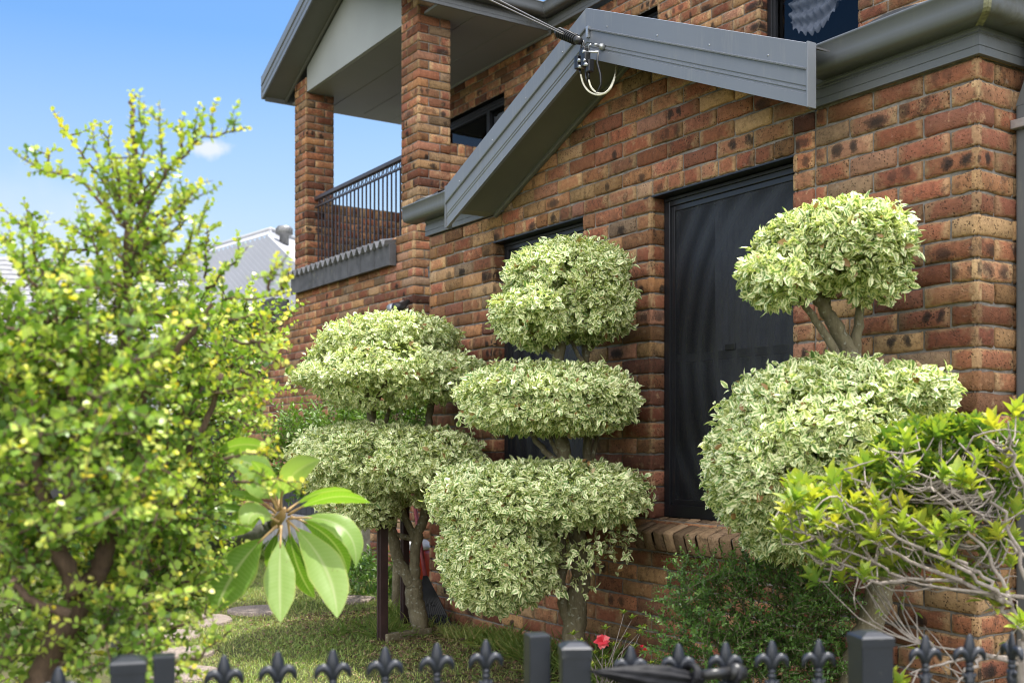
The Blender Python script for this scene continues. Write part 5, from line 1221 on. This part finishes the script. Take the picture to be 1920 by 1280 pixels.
tk = MB(); b = onG(745, 1145); tk.tube([b, b+Vector((.0, .0, .25)), b+Vector((.02, 0, .5))], [.045, .04, .035], 10); tag(tk.build('tree_stump', M['bark']), 'thin bare stump between the two steel posts', 'stump')
# edging board at the foot of the topiary
e0, e1 = onG(722, 1203), onG(805, 1190); m_ = MB(); dd = (e1-e0); m_.obox((e0+e1)/2+Vector((0, 0, .012)), dd.normalized(), Vector((-dd.y, dd.x, 0)).normalized(), UP, dd.length/2, .03, .04, 0, .008)
tag(m_.build('edging_board', M['bark']), 'brown timber edging board at the topiary foot', 'edging')
# concrete block step with dark panel at the foot of the lower wall
m_ = MB(); z1 = .44
for k in range(5): m_.box((-10.3+k*.44, .70, -.1), (-10.3+(k+1)*.44-.012, .98, z1), 0, .015)
tag(m_.build('block_wall', M['block']), 'low grey concrete block wall below the green shrub', 'wall', None, 'thing')
m_ = MB(); m_.box((-10.25, .99, .44), (-8.2, 1.03, .74), 0, .008)
for k in range(12): m_.box((-10.2+k*.165, .984, .46), (-10.17+k*.165, .99, .72))
tag(m_.build('sheet_panel', M['colorb']), 'dark grey ribbed sheet panel standing on the concrete blocks', 'panel')
m_ = MB(); q = onG(712, 1072); m_.box((q.x-.5, q.y-.1, .0), (q.x+.25, q.y+.02, .09), 0, .01); tag(m_.build('sleeper', M['timber']), 'short brown timber sleeper lying at the back of the lawn', 'sleeper')
# red and white tub
q = at(775, 1060, 9.0); q.z = 0
tub = empty('plastic_tub', q, 'red plastic tub with white lid behind the topiary trunk', 'tub')
m_ = MB(); m_.lathe(q, [(.10, .0), (.115, .02), (.12, .16), (.145, .2), (.15, .36), (.145, .40)], 20); m_.build('body', M['red'], tub)
m_ = MB(); m_.lathe(q, [(.155, .40), (.155, .43), (.11, .47), (.04, .48)], 20); m_.build('lid', M['whitepl'], tub)
m_ = MB(); m_.lathe(q, [(.135, .0), (.14, .08), (.135, .11), (.128, .12)], 20); m_.build('base', M['galv'], tub)
# leaf rake leaning on the wall
qb = onG(812, 1176); qt = onY(775, 930, -.06); qm = at(801, 1077, depth(qb)*1.0)
rk = empty('leaf_rake', qb, 'black plastic leaf rake with faded red handle leaning on the wall', 'rake')
qm = qb+(qt-qb)*.40+Vector((0, 0, 0)); qm = qb.lerp(qt, .38)
m_ = MB(); m_.tube([qm, qm.lerp(qt, .5), qt+(qt-qm)*.5], [.016, .015, .014], 8); m_.build('handle', M['pink'], rk)
m_ = MB(); s_ = RT; nt_ = 15; dn = (qb-qm)
for k in range(nt_):
    u = -1+2*k/(nt_-1); a = qm+s_*(u*.012); b = qm+dn*.97+s_*(u*.13); c = (a+b)/2+FW*(.0)
    m_.tube([a, a.lerp(b, .5), b, b-FW*.03+UP*(-.002)], [.004, .0075, .008, .004], 5)
m_.add([qm-s_*.014-FW*.006, qm+s_*.014-FW*.006, qm+dn*.75+s_*.10-FW*.006, qm+dn*.75-s_*.10-FW*.006], [(0, 1, 2, 3)])
for u in (-.03, .02):
    c = qm+dn*.55+s_*u-FW*.010; m_.tube([c+s_*(.016*math.cos(t))+dn.normalized()*(.016*math.sin(t)) for t in np.linspace(0, 6.28, 15)], .003, 5, caps=False)
m_.build('head', M['blackpl'], rk)
# pots at the left behind the bush
def pot(px, pyt, pyb, r, mat, lab):
    b = onG(px, pyb); zt = CAM.z+(H-pyt)*depth(b)/F; m = MB()
    m.lathe(b, [(r*.68, 0), (r*.72, .02), (r*.95, zt*.8), (r*1.08, zt*.8), (r*1.1, zt), (r*.98, zt), (r*.9, zt*.85), (.01, zt*.84)], 22)
    return tag(m.build('flower_pot', mat), lab, 'flower pot')
pot(408, 985, 1052, .20, M['teal'], 'teal glazed pot behind the frangipani branch'); pot(275, 975, 1060, .19, M['terra'], 'terracotta pot behind the jade bush')

# ================================================================== NEIGHBOURS
def D_(px, py, Z): return at(px, py, Z)
pk = at(508, 430, 21)
nb = empty('neighbour_house', (pk.x, pk.y, 0), 'neighbouring house with pale corrugated metal hip roof beyond the balcony', 'house')
# hip roof: ridge runs away to the left of the view; ribs modelled as corrugation
A_n, B_n = at(502, 443, 21.0), at(330, 492, 23.5)           # top edge of the ribbed face, falling away to the left
rib = (at(560, 500, 19.6)-A_n); rib = rib/rib.length
nbr = MB(); n = 170; V = []
for k in range(n+1):
    q = A_n.lerp(B_n, k/n)+UP*(.045*math.sin(k*math.pi*.25)); V += [q, q+rib*7.5]
nbr.add(V, [(2*k, 2*k+2, 2*k+3, 2*k+1) for k in range(n)], 0, True); nbr.build('roof', M['corr'], nb)
P_n, Q_n = at(508, 430, 21.3), at(330, 484, 23.9)
nbr = MB(); up_ = UP*.06
nbr.add([A_n+up_*.6, B_n+up_*.6, Q_n, P_n, A_n+up_*.3, B_n+up_*.3], [(0, 1, 2, 3), (4, 5, 1, 0)])
nbr.tube([P_n, Q_n], .05, 8); nbr.build('ridge_cap', M['corr'], nb)
nbr = MB(); R_n = at(575, 455, 22.6)
nbr.add([P_n, A_n+up_*.2, A_n+rib*7.5+up_*.2, R_n+(A_n+rib*7.5-A_n)*.9, R_n], [(0, 1, 2, 3, 4)]); nbr.tube([P_n, R_n], .045, 8); nbr.build('hip_roof', M['corr'], nb)
wz = (A_n+rib*7).z; a, b, c = A_n+rib*6.8, B_n+rib*6.8, R_n+rib*6
nbr = MB(); nbr.add([(a.x, a.y, 0), (b.x, b.y, 0), (b.x, b.y, b.z), (a.x, a.y, a.z), (c.x, c.y, 0), (c.x, c.y, a.z)], [(0, 1, 2, 3), (4, 0, 3, 5)]); nbr.build('wall', M['block'], nb)
vc = at(533, 441, 21.1); vt = MB()
vt.lathe(vc-UP*.18, [(.09, 0), (.09, .17), (.135, .18), (.155, .24), (.155, .30), (.13, .345), (.06, .36)], 28)
for k in range(22): w = 2*math.pi*k/22; q = vc+Vector((math.cos(w)*.15, math.sin(w)*.15, .07)); vt.obox(q, Vector((math.cos(w), math.sin(w), 0)), Vector((-math.sin(w), math.cos(w), 0)), UP, .014, .004, .055)
vt.build('roof_vent', M['vent'], nb)
# tiled roof house further left
c = at(60, 484, 25)
nb2 = empty('neighbour_house', (c.x, c.y, 0), 'neighbouring house with grey tiled roof seen through the jade bush', 'house')
m_ = MB(); dn = (FW*-.9+RT*.3); dn.z = 0; dn.normalize(); al = Vector((-dn.y, dn.x, 0))
for k in range(16):
    a = c+dn*(k*.36)-UP*(k*.15); m_.add([a-al*9, a+al*6, a+dn*.37+al*6-UP*.13, a+dn*.37-al*9-UP*.13, a+dn*.37+al*6-UP*.165, a+dn*.37-al*9-UP*.165], [(0, 1, 2, 3), (3, 2, 4, 5)])
m_.build('roof', M['gtile'], nb2)
m_ = MB(); a = c+dn*5.3-UP*2.2; m_.add([a-al*9-UP*3.4, a+al*6-UP*3.4, a+al*6, a-al*9], [(0, 1, 2, 3)]); m_.build('wall', M['block'], nb2)
# side boundary fence beyond the lawn
fx = -13.6; bf = MB()
for k in range(70): y = -11+k*.2; bf.box((fx-.02, y, 0), (fx+.02, y+.13, 1.45)); bf.box((fx-.012, y+.13, 0), (fx+.012, y+.2, 1.45))
bf.box((fx-.035, -11, 1.45), (fx+.035, 3, 1.5)); tag(bf.build('boundary_fence', M['colorb']), 'dark sheet metal boundary fence at the far end of the lawn', 'fence')
ww = MB(); p0_ = at(458, 800, 15.6); ww.box((-16.2, .9, 0), (-16.0, 2.4, 2.75)); tag(ww.build('garage_wall', M['wwall']), 'plain white rendered garage wall beyond the boundary fence', 'wall', None, 'thing')

# ================================================================== GROUND AND GRASS
g_ = MB(); g_.add([(-400, -400, 0), (400, -400, 0), (400, 400, 0), (-400, 400, 0)], [(0, 1, 2, 3)]); tag(g_.build('ground', M['ground']), kind='structure')
rng = np.random.default_rng(99)
def blades(n, xr, yr, lr, wr, ok, dry=.5, clump=0):
    x = rng.uniform(*xr, n); y = rng.uniform(*yr, n)
    if clump:
        k = rng.integers(0, clump, n); cx = rng.uniform(*xr, clump); cy = rng.uniform(*yr, clump); x = cx[k]+rng.normal(0, .035, n); y = cy[k]+rng.normal(0, .035, n)
    m = ok(x, y); x, y = x[m], y[m]; n = len(x)
    pt = np.sin(x*2.3+1)*np.cos(y*2.9)+np.sin(x*5.1+y*4.3)*.5
    l = rng.uniform(*lr, n)*(1+.25*np.clip(pt, -1, 1)); tilt = rng.uniform(.1, 1.2, n); w = rng.uniform(0, 6.28, n)
    Dv = np.stack([np.cos(w)*np.sin(tilt), np.sin(w)*np.sin(tilt), np.cos(tilt)], -1); Nv = np.stack([-np.cos(w), -np.sin(w), np.full(n, .6)], -1)
    r = np.clip(rng.normal(dry-.12*pt, .2, n), 0, 1)
    return leaves(np.stack([x, y, np.full(n, -.002)], -1), Dv, Nv, l, rng.uniform(*wr, n), r, curl=.25, fold=.05)
stc = [(onG(x, y), r) for x, y, r, _ in STN]
def okf(x, y):
    dx, dy = x-CAM.x, y-CAM.y; Z = dx*FW.x+dy*FW.y; X = dx*RT.x+dy*RT.y; px = CX+F*X/Z
    k = (px > 240) & (px < 1120) & (Z > 5.2) & ~((y > -.02) & (x > -4.45)) & (y < .9)
    for c, r in stc: k &= (x-c.x)**2+(y-c.y)**2 > (r*.98)**2
    return k
v, f_, a_ = merge([blades(170000, (-13.4, -2.3), (-3.2, .9), (.018, .042), (.003, .0055), okf, .48)])
tag(np_mesh('lawn_grass', v, f_, M['grass'], None, a_), 'patchy short green lawn grass beside the brick wall', 'grass', None, 'stuff')
def okw(x, y): return okf(x, y)
v, f_, a_ = merge([blades(1500, (-4.6, -2.5), (-.30, -.05), (.06, .17), (.003, .006), okw, .42, 60), blades(420, (-4.3, -3.7), (-.85, -.45), (.07, .16), (.003, .006), okw, .35, 14), blades(1500, (-9.3, -6.9), (.2, .8), (.10, .3), (.006, .01), okw, .2, 40), blades(500, (-2.6, -1.6), (-.5, -.1), (.1, .25), (.004, .007), lambda x, y: y < -.03, .35, 16)])
tag(np_mesh('tall_grass', v, f_, M['grass'], None, a_), 'long uncut grass tufts along the wall and post', 'grass', None, 'stuff')
# dead leaf litter near the wall
n = 5200; x = rng.uniform(-5, -2.0, n); y = -.05-np.abs(rng.normal(0, .55, n)); k = okf(x, y); x, y = x[k], y[k]; n = len(x)
w = rng.uniform(0, 6.28, n); v, f_, a_ = leaves(np.stack([x, y, rng.uniform(.002, .02, n)], -1), np.stack([np.cos(w), np.sin(w), rng.normal(0, .15, n)], -1), np.stack([rng.normal(0, .3, n), rng.normal(0, .3, n), np.ones(n)], -1), rng.uniform(.02, .045, n), rng.uniform(.008, .018, n), rng.random(n), curl=.2)
M['litter'] = leaf_material('dead_leaf', [(0, (.06, .035, .02)), (.5, (.13, .075, .04)), (1, (.24, .16, .09))], None, trans=.15, rough=.8)
tag(np_mesh('leaf_litter', v, f_, M['litter'], None, a_), 'brown dead leaf litter scattered on the ground by the wall', 'leaf litter', None, 'stuff')

# ================================================================== LIGHT, SKY, CAMERA
SUN_EL, SUN_AZ = math.radians(74), Vector((.22, .97, 0)).normalized()
sd = Vector((SUN_AZ.x*math.cos(SUN_EL), SUN_AZ.y*math.cos(SUN_EL), math.sin(SUN_EL)))
sun = bpy.data.lights.new('sun', 'SUN'); sun.energy = 3.8; sun.angle = math.radians(.55); sun.color = (1, .96, .89)
so = bpy.data.objects.new('sun', sun); COL.objects.link(so); so.rotation_euler = sd.to_track_quat('Z', 'Y').to_euler(); so.location = (0, 0, 30)
wd = bpy.data.worlds.new('World'); SC.world = wd; wd.use_nodes = True; nt = wd.node_tree; nt.nodes.clear()
sky = nt.nodes.new('ShaderNodeTexSky'); sky.sky_type = 'NISHITA'; sky.sun_disc = False; sky.sun_elevation = SUN_EL; sky.sun_rotation = math.atan2(SUN_AZ.x, SUN_AZ.y)
sky.air_density = 1.0; sky.dust_density = 1.6; sky.ozone_density = 3.0; sky.altitude = 20
tc_ = nt.nodes.new('ShaderNodeTexCoord')
cd = (at(397, 276, 10)-CAM).normalized()
def cloud(d, size, sc, seed):
    vm = nt.nodes.new('ShaderNodeVectorMath'); vm.operation = 'SUBTRACT'; nt.links.new(tc_.outputs['Generated'], vm.inputs[0]); vm.inputs[1].default_value = d
    mp = nt.nodes.new('ShaderNodeVectorMath'); mp.operation = 'MULTIPLY'; nt.links.new(vm.outputs[0], mp.inputs[0]); mp.inputs[1].default_value = (1, 1, 2.1)
    ln = nt.nodes.new('ShaderNodeVectorMath'); ln.operation = 'LENGTH'; nt.links.new(mp.outputs[0], ln.inputs[0])
    nz = noise(nt, sc, 5, .55, tc_.outputs['Generated'])
    q = mth(nt, 'ADD', mth(nt, 'DIVIDE', ln.outputs['Value'], size), mth(nt, 'MULTIPLY', mth(nt, 'SUBTRACT', nz, .5), 2.4))
    return ramp(nt, q, [(.2, (1, 1, 1)), (1.25, (0, 0, 0))])
k1 = cloud(cd, .020, 46, 1)
sz0 = nt.nodes.new('ShaderNodeSeparateXYZ'); nt.links.new(tc_.outputs['Generated'], sz0.inputs[0])
hz = mth(nt, 'MULTIPLY', ramp(nt, sz0.outputs[2], [(.0, (1, 1, 1)), (.13, (.88, .88, .88)), (.22, (.42, .42, .42)), (.34, (0, 0, 0))]), .92)
skc = mix(nt, hz, sky.outputs[0], (3.45, 3.85, 4.2))
cl = mix(nt, mth(nt, 'MULTIPLY', k1, .85), skc, (4.1, 4.25, 4.4))
cd2 = (at(120, 440, 10)-CAM).normalized(); k2 = cloud(cd2, .12, 9, 2)
cl = mix(nt, mth(nt, 'MULTIPLY', k2, .35), cl, (4.0, 4.2, 4.4))
# unseen bright cloud added behind the camera as fill light for the shaded wall
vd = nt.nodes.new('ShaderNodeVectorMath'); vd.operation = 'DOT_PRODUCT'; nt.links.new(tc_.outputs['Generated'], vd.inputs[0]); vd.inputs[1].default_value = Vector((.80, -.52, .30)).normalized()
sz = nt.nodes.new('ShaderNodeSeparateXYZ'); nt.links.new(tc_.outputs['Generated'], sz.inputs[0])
fill_bank = mth(nt, 'MULTIPLY', ramp(nt, vd.outputs['Value'], [(.12, (0, 0, 0)), (.55, (1, 1, 1))]), ramp(nt, sz.outputs[2], [(.03, (0, 0, 0)), (.14, (1, 1, 1))]))
fill_bank = mth(nt, 'MULTIPLY', fill_bank, ramp(nt, noise(nt, 3.2, 6, .6, tc_.outputs['Generated']), [(.36, (0, 0, 0)), (.52, (1, 1, 1))]))
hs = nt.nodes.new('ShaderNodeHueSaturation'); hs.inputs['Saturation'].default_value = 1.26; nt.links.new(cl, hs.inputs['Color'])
cl = mix(nt, fill_bank, hs.outputs[0], (17.5, 17.3, 17.3))
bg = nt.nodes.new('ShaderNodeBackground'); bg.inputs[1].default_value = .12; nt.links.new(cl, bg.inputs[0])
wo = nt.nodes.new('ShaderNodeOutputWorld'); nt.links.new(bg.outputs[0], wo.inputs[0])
cam = bpy.data.cameras.new('camera'); cam.sensor_width = 36; cam.sensor_fit = 'HORIZONTAL'; cam.lens = F/1920*36; cam.shift_y = (H-640)/1920; cam.clip_end = 2000; cam.clip_start = .05
cam.dof.use_dof = True; cam.dof.focus_distance = 5.4; cam.dof.aperture_fstop = 3.1
co = bpy.data.objects.new('camera', cam); COL.objects.link(co); co.location = CAM; co.rotation_euler = (math.radians(90), 0, math.atan2(-FW.x, FW.y)); SC.camera = co
SC.cycles.filter_width = 1.05
vs = SC.view_settings; vs.view_transform = 'Standard'; vs.look = 'None'; vs.exposure = .95; vs.gamma = 1
